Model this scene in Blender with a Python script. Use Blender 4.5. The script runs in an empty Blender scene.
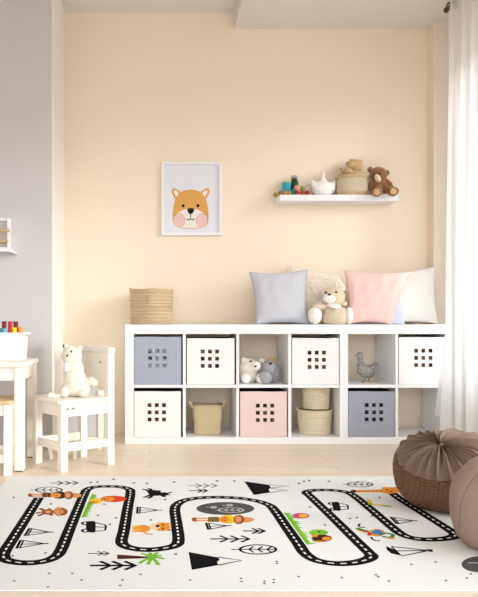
import bpy, bmesh, math, random
from mathutils import Vector, Matrix, Euler, noise
random.seed(7)
PI = math.pi
S = bpy.context.scene
COL = S.collection
F = 675.0; CX = 150.0; CY = 321.0; CZ = 0.796      # camera: focal in px, vanishing point, height

# ------------------------------------------------------------------ geometry helpers
def W(px, py, d):
    return Vector(((px-CX)*d/F, d, CZ-(py-CY)*d/F))
def FL(px, py, z=0.0):
    d = (CZ-z)*F/(py-CY)
    return Vector(((px-CX)*d/F, d, z))

def link(o, parent=None):
    COL.objects.link(o)
    if parent is not None: o.parent = parent
    return o

def obj(name, bm, mats, parent=None, smooth=True, label=None, kind=None, recalc=True):
    if recalc: bmesh.ops.recalc_face_normals(bm, faces=bm.faces[:])
    me = bpy.data.meshes.new(name)
    bm.to_mesh(me); bm.free()
    if not isinstance(mats, (list, tuple)): mats = [mats]
    for m in mats: me.materials.append(m)
    if smooth:
        for p in me.polygons: p.use_smooth = True
        try: me.set_sharp_from_angle(angle=math.radians(50))
        except Exception: pass
    o = bpy.data.objects.new(name, me)
    if label: o['label'] = label
    if kind: o['kind'] = kind
    return link(o, parent)

def thing(name, loc, label, cat, group=None, rz=0.0):
    o = bpy.data.objects.new(name, None)
    o.empty_display_size = .05
    o.location = loc; o.rotation_euler = (0, 0, rz)
    o['label'] = label; o['category'] = cat
    if group: o['group'] = group
    return link(o)
def tag(o, label, cat, group=None):
    o['label'] = label; o['category'] = cat
    if group: o['group'] = group
    return o

def B(): return bmesh.new()
def box(bm, x0, x1, y0, y1, z0, z1, bev=0.0, mi=0):
    vs = [bm.verts.new((x, y, z)) for x in (x0, x1) for y in (y0, y1) for z in (z0, z1)]
    idx = [(0,1,3,2), (4,6,7,5), (0,4,5,1), (2,3,7,6), (0,2,6,4), (1,5,7,3)]
    fs = [bm.faces.new([vs[i] for i in f]) for f in idx]
    for f in fs: f.material_index = mi
    if bev > 0:
        es = list({e for f in fs for e in f.edges})
        r = bmesh.ops.bevel(bm, geom=es, offset=bev, segments=2, profile=.5, affect='EDGES')
        for f in r['faces']: f.material_index = mi
    return fs
def bar(bm, a, b, w, h, up=Vector((0,0,1)), bev=0.003):
    """rectangular bar from a to b; w across, h along up"""
    a = Vector(a); b = Vector(b); t = (b-a).normalized()
    s = t.cross(up)
    if s.length < 1e-4: s = t.cross(Vector((0,1,0)))
    s.normalize(); u = s.cross(t).normalized()
    vs = []
    for p in (a, b):
        for i, j in ((-1,-1), (1,-1), (1,1), (-1,1)):
            vs.append(bm.verts.new(p+s*(i*w/2)+u*(j*h/2)))
    fs = [bm.faces.new(vs[0:4][::-1]), bm.faces.new(vs[4:8])]
    for i in range(4):
        k = (i+1) % 4
        fs.append(bm.faces.new((vs[i], vs[k], vs[k+4], vs[i+4])))
    if bev: bmesh.ops.bevel(bm, geom=list({e for f in fs for e in f.edges}), offset=bev, segments=2, profile=.5, affect='EDGES')
def ell(bm, c, r, rot=(0,0,0), n=20, fuzz=0.0, freq=40, mi=0):
    if not hasattr(r, '__len__'): r = (r, r, r)
    M = Matrix.Translation(Vector(c)) @ Euler(rot).to_matrix().to_4x4() @ Matrix.Diagonal((r[0], r[1], r[2], 1))
    g = bmesh.ops.create_uvsphere(bm, u_segments=n, v_segments=max(8, n*2//3), radius=1, matrix=M)
    if fuzz:
        cc = Vector(c)
        for v in g['verts']:
            d = (v.co-cc).normalized()
            v.co += d*fuzz*noise.noise(v.co*freq+Vector((c[0]*31, c[2]*17, 3)))
    if mi:
        for v in g['verts']:
            for f in v.link_faces: f.material_index = mi
    return g['verts']
def tube(bm, pts, r, seg=8, closed=False, cap=True, mi=0):
    pts = [Vector(p) for p in pts]; n = len(pts)
    if not hasattr(r, '__len__'): r = [r]*n
    rings = []; prev = None
    for i, p in enumerate(pts):
        if closed: t = pts[(i+1) % n]-pts[i-1]
        else: t = pts[min(i+1, n-1)]-pts[max(i-1, 0)]
        t.normalize()
        if prev is None:
            a = Vector((0,0,1)) if abs(t.z) < .9 else Vector((1,0,0))
            s = t.cross(a).normalized()
        else:
            s = (prev-t*prev.dot(t))
            s = s.normalized() if s.length > 1e-6 else t.orthogonal().normalized()
        prev = s; u = t.cross(s)
        rings.append([bm.verts.new(p+(s*math.cos(2*PI*k/seg)+u*math.sin(2*PI*k/seg))*r[i]) for k in range(seg)])
    m = n if closed else n-1
    fs = []
    for i in range(m):
        A = rings[i]; Bq = rings[(i+1) % n]
        for k in range(seg):
            j = (k+1) % seg
            fs.append(bm.faces.new((A[k], A[j], Bq[j], Bq[k])))
    if cap and not closed:
        fs.append(bm.faces.new(rings[0][::-1])); fs.append(bm.faces.new(rings[-1]))
    for f in fs: f.material_index = mi
def lathe(bm, prof, seg=48, c=(0,0,0), sx=1.0, sy=1.0, fn=None):
    """prof list of (r,z); open profile revolved; r=0 ends are closed"""
    c = Vector(c); rings = []
    for (r, z) in prof:
        if r < 1e-6: rings.append([bm.verts.new(c+Vector((0,0,z)))]); continue
        ring = []
        for k in range(seg):
            a = 2*PI*k/seg
            rr = r*(fn(a, r, z) if fn else 1)
            ring.append(bm.verts.new(c+Vector((rr*math.cos(a)*sx, rr*math.sin(a)*sy, z))))
        rings.append(ring)
    for A, Bq in zip(rings, rings[1:]):
        if len(A) == 1 and len(Bq) == 1: continue
        for k in range(seg):
            j = (k+1) % seg
            if len(A) == 1: bm.faces.new((A[0], Bq[k], Bq[j]))
            elif len(Bq) == 1: bm.faces.new((A[k], A[j], Bq[0]))
            else: bm.faces.new((A[k], A[j], Bq[j], Bq[k]))
def prism(bm, pts, vec, mi=0):
    """polygon pts (3d) extruded by vec"""
    pts = [Vector(p) for p in pts]; vec = Vector(vec)
    a = [bm.verts.new(p) for p in pts]; b = [bm.verts.new(p+vec) for p in pts]
    fs = [bm.faces.new(a[::-1]), bm.faces.new(b)]
    n = len(pts)
    for i in range(n):
        j = (i+1) % n
        fs.append(bm.faces.new((a[i], a[j], b[j], b[i])))
    for f in fs: f.material_index = mi
def crom(pts, n=8, closed=False):
    pts = [Vector(p) for p in pts]; out = []; m = len(pts)
    rng = m if closed else m-1
    for i in range(rng):
        if closed: p0, p1, p2, p3 = pts[i-1], pts[i], pts[(i+1) % m], pts[(i+2) % m]
        else: p0, p1, p2, p3 = pts[max(i-1,0)], pts[i], pts[i+1], pts[min(i+2,m-1)]
        for k in range(n):
            t = k/n
            out.append(.5*((2*p1)+(p2-p0)*t+(2*p0-5*p1+4*p2-p3)*t*t+(3*p1-p0-3*p2+p3)*t**3))
    if not closed: out.append(pts[-1])
    return out
def remesh(bm, vox, smooth=6):
    me = bpy.data.meshes.new('tmp'); bm.to_mesh(me); bm.free()
    o = bpy.data.objects.new('tmp', me); COL.objects.link(o)
    m = o.modifiers.new('r', 'REMESH'); m.mode = 'VOXEL'; m.voxel_size = vox
    s = o.modifiers.new('s', 'SMOOTH'); s.iterations = smooth; s.factor = .5
    dg = bpy.context.evaluated_depsgraph_get()
    me2 = bpy.data.meshes.new_from_object(o.evaluated_get(dg))
    bpy.data.objects.remove(o)
    b2 = bmesh.new(); b2.from_mesh(me2); bpy.data.meshes.remove(me2); bpy.data.meshes.remove(me)
    return b2

# ------------------------------------------------------------------ materials
def s2l(c):
    return tuple((v/255/12.92 if v/255 <= .04045 else ((v/255+.055)/1.055)**2.4) for v in c)
def mat(name, rgb, rough=.6, bump=0.0, scale=60, var=0.0, spec=.3, weave=None, metallic=0.0, sub=0.0, vscale=None, stretch=None, sheen=0.0):
    m = bpy.data.materials.new(name); m.use_nodes = True
    nt = m.node_tree; N = nt.nodes; L = nt.links
    bs = N['Principled BSDF']
    c = s2l(rgb)
    bs.inputs['Base Color'].default_value = (*c, 1)
    bs.inputs['Roughness'].default_value = rough
    bs.inputs['Specular IOR Level'].default_value = spec
    bs.inputs['Metallic'].default_value = metallic
    if sheen: bs.inputs['Sheen Weight'].default_value = sheen
    tc = N.new('ShaderNodeTexCoord')
    src = tc.outputs['Object']
    if stretch:
        mp = N.new('ShaderNodeMapping'); mp.inputs['Scale'].default_value = stretch
        L.new(src, mp.inputs['Vector']); src = mp.outputs['Vector']
    if var or bump:
        nz = N.new('ShaderNodeTexNoise'); nz.inputs['Scale'].default_value = vscale or scale
        nz.inputs['Detail'].default_value = 4
        L.new(src, nz.inputs['Vector'])
    if var:
        mx = N.new('ShaderNodeMix'); mx.data_type = 'RGBA'
        mx.inputs['A'].default_value = (*[max(0, v*(1-var)) for v in c], 1)
        mx.inputs['B'].default_value = (*[min(1, v*(1+var)) for v in c], 1)
        L.new(nz.outputs['Fac'], mx.inputs['Factor']); L.new(mx.outputs['Result'], bs.inputs['Base Color'])
    if bump:
        h = nz.outputs['Fac']
        if vscale and vscale != scale:
            n2 = N.new('ShaderNodeTexNoise'); n2.inputs['Scale'].default_value = scale; n2.inputs['Detail'].default_value = 3
            L.new(src, n2.inputs['Vector']); h = n2.outputs['Fac']
        if weave:
            ws = []
            for ax in weave[1]:
                w = N.new('ShaderNodeTexWave'); w.bands_direction = ax; w.inputs['Scale'].default_value = weave[0]
                w.inputs['Distortion'].default_value = 1.2; w.inputs['Detail'].default_value = 1
                L.new(tc.outputs['Object'], w.inputs['Vector']); ws.append(w.outputs['Fac'])
            h2 = ws[0]
            for k in ws[1:]:
                ad = N.new('ShaderNodeMath'); ad.operation = 'MULTIPLY'; L.new(h2, ad.inputs[0]); L.new(k, ad.inputs[1]); h2 = ad.outputs[0]
            ad = N.new('ShaderNodeMath'); ad.operation = 'ADD'; L.new(h2, ad.inputs[0]); L.new(h, ad.inputs[1]); h = ad.outputs[0]; h2 = h
            if len(weave) > 2:                          # strands of different tone
                m2 = N.new('ShaderNodeMix'); m2.data_type = 'RGBA'; m2.blend_type = 'MULTIPLY'
                m2.inputs['Factor'].default_value = weave[2]
                mr = N.new('ShaderNodeMapRange'); mr.inputs['From Max'].default_value = .75 if len(weave[1]) > 1 else 1.1
                mr.inputs['From Min'].default_value = .3; mr.inputs['To Min'].default_value = .35; mr.inputs['To Max'].default_value = 1.25
                L.new(h2, mr.inputs['Value']); m2.clamp_result = False
                if var: L.new(mx.outputs['Result'], m2.inputs['A'])
                else: m2.inputs['A'].default_value = (*c, 1)
                L.new(mr.outputs['Result'], m2.inputs['B']); L.new(m2.outputs['Result'], bs.inputs['Base Color'])
        bp = N.new('ShaderNodeBump'); bp.inputs['Strength'].default_value = bump; bp.inputs['Distance'].default_value = .004
        L.new(h, bp.inputs['Height']); L.new(bp.outputs['Normal'], bs.inputs['Normal'])
    return m

M = {}
M['wall'] = mat('cream_wall_paint', (248, 233, 211), .85, .05, 120, spec=.1)
M['greywall'] = mat('pale_grey_wall_paint', (208, 206, 207), .85, .05, 120, spec=.1)
M['column'] = mat('warm_white_paint', (243, 233, 218), .85, .05, 120, spec=.1)
M['ceil'] = mat('ceiling_white', (232, 226, 222), .9, spec=.1)
M['white'] = mat('white_lacquer', (240, 241, 243), .42, spec=.35)
M['chairwhite'] = mat('white_painted_wood', (246, 240, 228), .42, .04, 30, spec=.35, stretch=(1,1,.2))
M['frame'] = mat('frame_white', (240, 240, 242), .45)
M['print'] = mat('print_paper', (230, 232, 241), .8)
M['tan'] = mat('pale_wood', (214, 186, 146), .5, .15, 40, var=.12, stretch=(.3, 4, 4))
M['jute'] = mat('jute', (218, 192, 156), .9, .9, 300, var=.18, weave=(30, 'Z', .4), vscale=90)
M['jute2'] = mat('sea_grass', (216, 190, 150), .9, .8, 350, var=.22, weave=(36, 'XZ', .6), vscale=120)
M['burlap'] = mat('burlap', (216, 196, 158), .95, .8, 400, var=.12, weave=(50, 'XZ', .5), vscale=150)
M['cord'] = mat('cotton_cord', (226, 212, 182), .9, .6, 300, var=.1, weave=(26, 'Z', .3), vscale=200)
M['bin_blue'] = mat('blue_grey_felt', (164, 171, 187), 0.9, 1.0, 13, var=.05, vscale=30)
M['bin_white'] = mat('white_felt', (240, 238, 236), 0.9, 1.0, 13, var=.02, vscale=30)
M['bin_pink'] = mat('pink_felt', (232, 207, 204), 0.9, 1.0, 13, var=.03, vscale=30)
M['bin_grey'] = mat('slate_felt', (158, 162, 176), 0.9, 1.0, 13, var=.05, vscale=30)
M['p_blue'] = mat('pale_blue_linen', (208, 210, 219), .95, .5, 420, var=.06, vscale=260, sheen=.2)
M['p_blue_edge'] = mat('blue_grey_trim', (176, 184, 202), .95, .3, 300)
M['p_fluff'] = mat('cream_fleece', (242, 230, 212), .98, 1.0, 110, var=.08, sheen=.3)
M['p_pink'] = mat('blush_cotton', (244, 206, 198), .9, .35, 14, var=.03, vscale=300)
M['p_lilac'] = mat('lilac_blue_cotton', (200, 208, 228), .9, .35, 14)
M['p_white'] = mat('white_linen', (240, 237, 232), .9, .4, 16)
M['fur_white'] = mat('cream_plush', (238, 230, 214), .98, .9, 260, var=.07, sheen=.3)
M['fur_purewhite'] = mat('white_plush', (250, 247, 242), .98, .7, 240, var=.03, sheen=.3)
M['fur_beige'] = mat('beige_plush', (233, 212, 182), .98, .9, 240, var=.08, sheen=.3)
M['fur_tan'] = mat('tan_plush', (200, 166, 120), .98, 1.0, 200, var=.16, sheen=.3)
M['fur_brown'] = mat('brown_plush', (142, 98, 58), .98, 1.0, 200, var=.2, sheen=.3)
M['fur_grey'] = mat('grey_knit', (170, 171, 177), .98, 1.0, 220, var=.15, sheen=.2)
M['black'] = mat('black_plastic', (28, 25, 24), .35)
M['dark'] = mat('dark_metal', (92, 80, 66), .4, metallic=.6)
M['screw'] = mat('screw_brown', (128, 104, 78), .4, metallic=.5)
M['ceramic'] = mat('white_ceramic', (246, 244, 241), .25, spec=.5)
M['teal'] = mat('teal_tin', (54, 172, 190), .4, .2, 60, var=.25)
M['tealdark'] = mat('teal_dark', (40, 128, 140), .4, var=.15)
M['gbottle'] = mat('dark_green_glassware', (24, 66, 48), .2, spec=.5)
M['peach'] = mat('peach_skin', (228, 160, 130), .5, var=.2, vscale=40)
M['apple'] = mat('apple_green', (140, 162, 80), .4, var=.2, vscale=40)
M['tomato'] = mat('tomato_red', (172, 62, 52), .35, var=.25, vscale=40)
M['gold'] = mat('seed_gold', (182, 150, 76), .6, var=.3, vscale=60)
M['acorn'] = mat('acorn_brown', (150, 112, 70), .6, var=.3, vscale=60)
M['hen'] = mat('silver_filigree', (150, 147, 144), .45, 1.0, 120, var=.95, metallic=.2, vscale=75)
M['slate'] = mat('stone_base', (190, 172, 150), .8)
M['red'] = mat('red_paint', (206, 44, 54), .4)
M['dred'] = mat('dark_red_paint', (128, 26, 32), .4)
M['yellow'] = mat('yellow_paint', (240, 214, 30), .4)
M['orange'] = mat('orange_paint', (234, 158, 52), .4)
M['ltteal'] = mat('light_teal_paint', (104, 188, 206), .4)
M['plastic'] = mat('white_plastic', (243, 240, 239), .4)
M['bag'] = mat('brown_weave', (120, 86, 62), .95, .9, 260, var=.2, weave=(24, 'XZ', .75), vscale=60)
M['bagtop'] = mat('taupe_knit', (142, 120, 104), .95, 1.0, 300, var=.15, vscale=160)
M['bag2'] = mat('mauve_taupe_cotton', (160, 136, 123), .9, .5, 7, var=.06, vscale=60)
M['seam'] = mat('seam_thread', (140, 116, 104), .9)

def lining_mat(name, cols, scale=42):
    m = bpy.data.materials.new(name); m.use_nodes = True
    N = m.node_tree.nodes; L = m.node_tree.links; bs = N['Principled BSDF']; bs.inputs['Roughness'].default_value = .9
    tc = N.new('ShaderNodeTexCoord'); v = N.new('ShaderNodeTexVoronoi'); v.inputs['Scale'].default_value = scale
    sx = N.new('ShaderNodeSeparateColor'); r = N.new('ShaderNodeValToRGB'); r.color_ramp.interpolation = 'CONSTANT'
    while len(r.color_ramp.elements) < len(cols): r.color_ramp.elements.new(.5)
    for i, c in enumerate(cols):
        e = r.color_ramp.elements[i]; e.position = i/len(cols); e.color = (*s2l(c), 1)
    L.new(tc.outputs['Object'], v.inputs['Vector']); L.new(v.outputs['Color'], sx.inputs[0])
    L.new(sx.outputs[0], r.inputs['Fac']); L.new(r.outputs['Color'], bs.inputs['Base Color'])
    return m
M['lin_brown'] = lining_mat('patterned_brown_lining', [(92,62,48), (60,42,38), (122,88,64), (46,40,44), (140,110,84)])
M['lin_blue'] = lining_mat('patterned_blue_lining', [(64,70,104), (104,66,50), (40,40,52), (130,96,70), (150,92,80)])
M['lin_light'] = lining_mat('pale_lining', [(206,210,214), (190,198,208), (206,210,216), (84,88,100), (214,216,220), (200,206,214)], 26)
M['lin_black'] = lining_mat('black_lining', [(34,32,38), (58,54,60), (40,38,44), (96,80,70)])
M['liner_shade'] = mat('bin_inside_shade', (52, 44, 40), .9)  # dark lining colour that also paints the shadow gap around the bins

# wood floor
def floor_mat():
    m = bpy.data.materials.new('pale_oak_boards'); m.use_nodes = True
    N = m.node_tree.nodes; L = m.node_tree.links; bs = N['Principled BSDF']
    bs.inputs['Roughness'].default_value = .38; bs.inputs['Specular IOR Level'].default_value = .35
    tc = N.new('ShaderNodeTexCoord')
    br = N.new('ShaderNodeTexBrick'); br.offset = .37
    for k, v in (('Scale', 1.0), ('Mortar Size', .0015), ('Brick Width', 1.6), ('Row Height', .16), ('Bias', 0)): br.inputs[k].default_value = v
    br.inputs['Color1'].default_value = (*s2l((240, 225, 206)), 1); br.inputs['Color2'].default_value = (*s2l((235, 218, 197)), 1)
    br.inputs['Mortar'].default_value = (*s2l((196, 172, 146)), 1)
    mp = N.new('ShaderNodeMapping'); mp.inputs['Scale'].default_value = (1.2, 26, 1)
    nz = N.new('ShaderNodeTexNoise'); nz.inputs['Scale'].default_value = 2.2; nz.inputs['Detail'].default_value = 6
    mx = N.new('ShaderNodeMix'); mx.data_type = 'RGBA'; mx.blend_type = 'MULTIPLY'; mx.inputs['Factor'].default_value = .55
    rp = N.new('ShaderNodeValToRGB'); rp.color_ramp.elements[0].color = (.84,.81,.78,1); rp.color_ramp.elements[0].position = .3
    rp.color_ramp.elements[1].color = (1,1,1,1); rp.color_ramp.elements[1].position = .65
    L.new(tc.outputs['Object'], br.inputs['Vector']); L.new(tc.outputs['Object'], mp.inputs['Vector']); L.new(mp.outputs['Vector'], nz.inputs['Vector'])
    L.new(nz.outputs['Fac'], rp.inputs['Fac']); L.new(br.outputs['Color'], mx.inputs['A']); L.new(rp.outputs['Color'], mx.inputs['B'])
    L.new(mx.outputs['Result'], bs.inputs['Base Color'])
    return m
M['floor'] = floor_mat()

def curtain_mat():
    m = bpy.data.materials.new('sheer_white_voile'); m.use_nodes = True
    N = m.node_tree.nodes; L = m.node_tree.links
    N.remove(N['Principled BSDF']); out = N['Material Output']
    d = N.new('ShaderNodeBsdfDiffuse'); d.inputs['Color'].default_value = (.94, .955, .97, 1)
    t = N.new('ShaderNodeBsdfTranslucent'); t.inputs['Color'].default_value = (.95, .97, .99, 1)
    tr = N.new('ShaderNodeBsdfTransparent')
    a = N.new('ShaderNodeMixShader'); a.inputs[0].default_value = .55
    b = N.new('ShaderNodeMixShader'); b.inputs[0].default_value = .34
    L.new(d.outputs[0], a.inputs[1]); L.new(t.outputs[0], a.inputs[2])
    L.new(a.outputs[0], b.inputs[1]); L.new(tr.outputs[0], b.inputs[2]); L.new(b.outputs[0], out.inputs[0])
    return m
M['voile'] = curtain_mat()
def pane_mat():
    m = bpy.data.materials.new('window_pane_glass'); m.use_nodes = True
    N = m.node_tree.nodes; L = m.node_tree.links
    N.remove(N['Principled BSDF']); out = N['Material Output']
    g = N.new('ShaderNodeBsdfGlossy'); g.inputs['Roughness'].default_value = .02
    tr = N.new('ShaderNodeBsdfTransparent'); tr.inputs['Color'].default_value = (.97, .98, .98, 1)
    b = N.new('ShaderNodeMixShader'); b.inputs[0].default_value = .05
    L.new(tr.outputs[0], b.inputs[1]); L.new(g.outputs[0], b.inputs[2]); L.new(b.outputs[0], out.inputs[0])
    return m
M['pane'] = pane_mat()

# ------------------------------------------------------------------ the room
WALLY = 4.77; PILY = 4.18; PILX = -.607; COLX = 1.974; WINX = 2.10; Y0 = -2.2
ZC1 = 2.973; ZC2 = 2.861                       # ceiling, lowered part
def struct(name, bm, m): return obj(name, bm, m, smooth=False, kind='structure')
b = B(); box(b, -3.2, WINX+.2, Y0, WALLY+.2, -.1, 0); struct('floor', b, M['floor'])
b = B(); box(b, PILX-.012, WINX+.2, WALLY, WALLY+.15, 0, ZC1+.1); box(b, COLX-.010, COLX, 4.673, WALLY, 0, ZC2); struct('wall_back', b, M['wall'])
b = B(); box(b, -3.2, PILX, PILY, WALLY+.15, 0, ZC1+.1); struct('wall_left', b, M['greywall'])
b = B(); box(b, -3.2, WINX+.2, Y0, WALLY+.2, ZC1, ZC1+.15); struct('ceiling', b, M['ceil'])
XS = (234-CX)*WALLY/F
b = B(); box(b, XS, WINX+.2, Y0, WALLY, ZC2, ZC1); struct('ceiling_soffit', b, M['ceil'])
b = B(); box(b, -3.35, -3.2, Y0, WALLY+.15, 0, ZC1+.1); struct('wall_side_unseen', b, M['greywall'])  # unseen wall, added to keep light out from the left
b = B(); box(b, PILX, PILX+.006, PILY, WALLY, 0, ZC1); struct('pillar_side_lit', b, mat('sunlit_side_white', (246, 243, 238), .6))  # pillar's sunlit side: brightness put into a whiter strip over the grey paint
# window wall
WY0, WY1, WZ0, WZ1 = .6, 4.30, .42, 2.45
b = B()
box(b, COLX, WINX+.2, 4.672, WALLY, 0, ZC2)
struct('trim_1', b, M['column'])
b = B()
box(b, WINX, WINX+.2, Y0, WY0, 0, ZC2); box(b, WINX, WINX+.2, WY1, 4.672, 0, ZC2)
box(b, WINX, WINX+.2, WY0, WY1, 0, WZ0); box(b, WINX, WINX+.2, WY0, WY1, WZ1, ZC2)
struct('wall_right', b, M['column'])
win = bpy.data.objects.new('window_1', None); win['kind'] = 'structure'; win['label'] = 'tall white window behind the sheer curtain'; link(win)
b = B(); fx0, fx1 = WINX+.07, WINX+.12
for y in (WY0+.03, (WY0+WY1)/2, WY1-.03): box(b, fx0, fx1, y-.03, y+.03, WZ0, WZ1)
for z in (WZ0+.03, WZ1-.03): box(b, fx0, fx1, WY0, WY1, z-.03, z+.03)
o = obj('window_frame', b, M['white'], win, smooth=False, kind='structure')
for (a, c) in ((WY0+.06, (WY0+WY1)/2-.03), ((WY0+WY1)/2+.03, WY1-.06)):
    b = B(); box(b, WINX+.09, WINX+.096, a, c, WZ0+.06, WZ1-.06); obj('window_pane', b, M['pane'], win, smooth=False, kind='structure')
b = B(); box(b, WINX-.04, WINX+.07, WY0-.04, WY1, WZ0-.03, WZ0, .004); obj('window_sill', b, M['white'], win, smooth=False, kind='structure')

# ------------------------------------------------------------------ cabinets
CD = 4.37; CB = 4.745
def cx(p): return (p-CX)*CD/F
def cz(p): return CZ-(p-CY)*CD/F
ZT, ZTB, ZS1, ZS0, ZB = cz(324.5), cz(334), cz(384.8), cz(387.9), cz(437.3)
def cabinet(name, outL, inL, divs, inR, outR, label):
    t = thing(name, (outL, CD, 0), label, 'shelving unit')
    D = CB-CD
    def bx(n, x0, x1, z0, z1, y0=0.0, y1=D):
        q = B(); box(q, x0-outL, x1-outL, y0, y1, z0, z1, .0012); obj(n, q, M['white'], t, smooth=False)
    bx('top_board', outL, outR, ZTB, ZT)
    bx('bottom_board', outL, outR, 0, ZB)
    bx('side_panel', outL, inL, ZB, ZTB); bx('side_panel', inR, outR, ZB, ZTB)
    e = [inL]
    for a, c in divs:
        bx('divider', a, c, ZB, ZTB, .004); e += [a, c]
    e.append(inR)
    for i in range(0, len(e), 2): bx('shelf_board', e[i], e[i+1], ZS0, ZS1, .004)
    return t
cabinet('shelving_unit', cx(125), cx(133.8), [(cx(182.9), cx(185.8)), (cx(236.4), cx(239.2)), (cx(288.3), cx(291.5))], cx(339.9), cx(343.97),
        'white low shelving unit with eight open cubes, under the woven basket and blue cushion')
cabinet('shelving_unit', cx(344.03), cx(348), [(cx(395.7), cx(398.5))], cx(445.7), 1.955,
        'white low shelving unit with four open cubes, beside the sheer curtain')

# ------------------------------------------------------------------ fabric bins with nine holes
def bin_(x0p, x1p, y0p, y1p, hx, hy, m, lin, label):
    x0, x1 = cx(x0p), cx(x1p); z1 = cz(y0p); z0 = (ZS1 if y1p < 390 else ZB)+.0015
    yf = CD+.006; yb = CD+.335; th = .005
    t = thing('storage_bin', ((x0+x1)/2, yf, z0), label, 'storage bin', 'fabric bins in the shelving cubes')
    ox, oz = (x0+x1)/2, z0
    w = (x1-x0)/2; h = z1-z0
    # front panel as a grid with 9 openings
    hs = 3.9*CD/F/2
    hxs = [cx(p)-ox for p in hx]; hzs = sorted(cz(p)-oz for p in hy)
    gx = [-w]+[v for c in hxs for v in (c-hs, c+hs)]+[w]
    gz = [0]+[v for c in hzs for v in (c-hs, c+hs)]+[h]
    q = B()
    V = {}
    def vv(i, k, s):
        if (i, k, s) not in V:
            x = gx[i]; z = gz[k]
            V[(i, k, s)] = q.verts.new((x, th if s else 0, z))
        return V[(i, k, s)]
    ni, nk = len(gx)-1, len(gz)-1
    solid = lambda i, k: 0 <= i < ni and 0 <= k < nk and not (i % 2 == 1 and k % 2 == 1)
    for i in range(ni):
        for k in range(nk):
            if not solid(i, k): continue
            q.faces.new((vv(i,k,0), vv(i+1,k,0), vv(i+1,k+1,0), vv(i,k+1,0)))
            q.faces.new((vv(i,k,1), vv(i,k+1,1), vv(i+1,k+1,1), vv(i+1,k,1)))
            for (di, dk, a, c) in ((-1,0,(i,k),(i,k+1)), (1,0,(i+1,k+1),(i+1,k)), (0,-1,(i+1,k),(i,k)), (0,1,(i,k+1),(i+1,k+1))):
                if not solid(i+di, k+dk):
                    q.faces.new((vv(*a,0), vv(*c,0), vv(*c,1), vv(*a,1)))
    obj('front_panel', q, m, t, smooth=False)
    q = B()
    D = yb-yf
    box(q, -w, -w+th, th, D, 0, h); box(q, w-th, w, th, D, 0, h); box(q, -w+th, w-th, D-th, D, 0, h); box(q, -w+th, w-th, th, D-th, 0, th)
    obj('shell', q, M['liner_shade'], t, smooth=False, label='bin sides coloured dark as lining and shadow gap')
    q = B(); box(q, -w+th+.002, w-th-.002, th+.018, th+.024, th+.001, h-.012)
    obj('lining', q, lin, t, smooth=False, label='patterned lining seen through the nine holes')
    q = B()                                     # stitched hem along the top edge
    tube(q, [(-w, .001, h-.002), (-w*.3, .001, h-.001), (w*.4, .001, h-.003), (w, .001, h-.001)], .0035, 8)
    obj('hem', q, m, t)
    return t
H = lambda c: (c-7.2, c, c+7.2)
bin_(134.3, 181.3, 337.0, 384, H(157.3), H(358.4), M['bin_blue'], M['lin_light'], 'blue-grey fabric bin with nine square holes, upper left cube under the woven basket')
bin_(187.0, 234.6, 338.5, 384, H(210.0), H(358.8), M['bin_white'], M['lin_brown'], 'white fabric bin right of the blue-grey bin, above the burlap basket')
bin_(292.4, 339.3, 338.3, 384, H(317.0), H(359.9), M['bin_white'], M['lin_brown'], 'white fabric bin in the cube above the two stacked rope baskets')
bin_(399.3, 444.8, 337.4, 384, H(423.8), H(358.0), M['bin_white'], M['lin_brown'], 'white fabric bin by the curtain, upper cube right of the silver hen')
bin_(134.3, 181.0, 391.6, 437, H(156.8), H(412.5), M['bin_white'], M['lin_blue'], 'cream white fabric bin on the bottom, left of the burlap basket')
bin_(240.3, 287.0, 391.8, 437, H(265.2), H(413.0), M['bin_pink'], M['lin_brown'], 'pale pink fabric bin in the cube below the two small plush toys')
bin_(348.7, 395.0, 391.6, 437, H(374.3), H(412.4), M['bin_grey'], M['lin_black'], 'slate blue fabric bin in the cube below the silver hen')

# ------------------------------------------------------------------ baskets in the cubes
def coil_profile(r0, r1, h, n, amp, th=.008):
    pr = [(0, 0), (r0*.97, 0)]
    k = n*6
    for i in range(k+1):
        t = i/k
        pr.append((r0+(r1-r0)*t+amp*abs(math.sin(PI*n*t)), .002+(h-.002)*t))
    pr.append((r1-th*.5, h+.003)); pr.append((r1-th, h))
    pr.append((r0-th, .01)); pr.append((0, .01))
    return pr
# burlap basket with tied handles
zf = ZB
t = thing('burlap_basket', (cx(209), CD+.155, zf), 'square burlap basket with tied rope handles, bottom cube right of the cream bin', 'basket')
q = B()
wb, wt, hb = .084, .098, .192
def sq(w, z, n=10):
    p = []
    for k in range(4*n):
        a = 2*PI*k/(4*n)+PI/4
        c, s = math.cos(a), math.sin(a); e = .32
        p.append(Vector((math.copysign(abs(c)**e, c)*w, math.copysign(abs(s)**e, s)*w*.95, z+.004*math.sin(3*a))))
    return p
rings = [sq(wb*.97, 0), sq(wb, .004)]+[sq(wb+(wt-wb)*i/6+.003*math.sin(i*2), hb*i/6) for i in range(1, 7)]+[sq(wt-.007, hb-.001), sq(wb-.007, .012)]
vr = [[q.verts.new((p.x, p.y, max(0, p.z))) for p in r] for r in rings]
for a, c in zip(vr, vr[1:]):
    for k in range(len(a)):
        j = (k+1) % len(a); q.faces.new((a[k], a[j], c[j], c[k]))
q.faces.new(vr[0][::-1]); q.faces.new(vr[-1])
obj('body', q, M['burlap'], t)
for s in (-1, 1):
    q = B(); tube(q, crom([(s*wt*.96, -.03, hb*.88), (s*(wt+.008), -.03, hb*1.0), (s*(wt+.022), -.01, hb+.022), (s*(wt+.012), .02, hb*1.02), (s*wt*.96, .03, hb*.88)], 5), .0055, 8)
    ell(q, (s*(wt+.018), -.012, hb+.018), .010, n=10)
    obj('handle', q, M['cord'], t)
q = B(); tube(q, [p*1.012+Vector((0,0,-.002)) for p in sq(wt, hb)], .005, 8, closed=True); obj('rim', q, M['burlap'], t)
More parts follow.
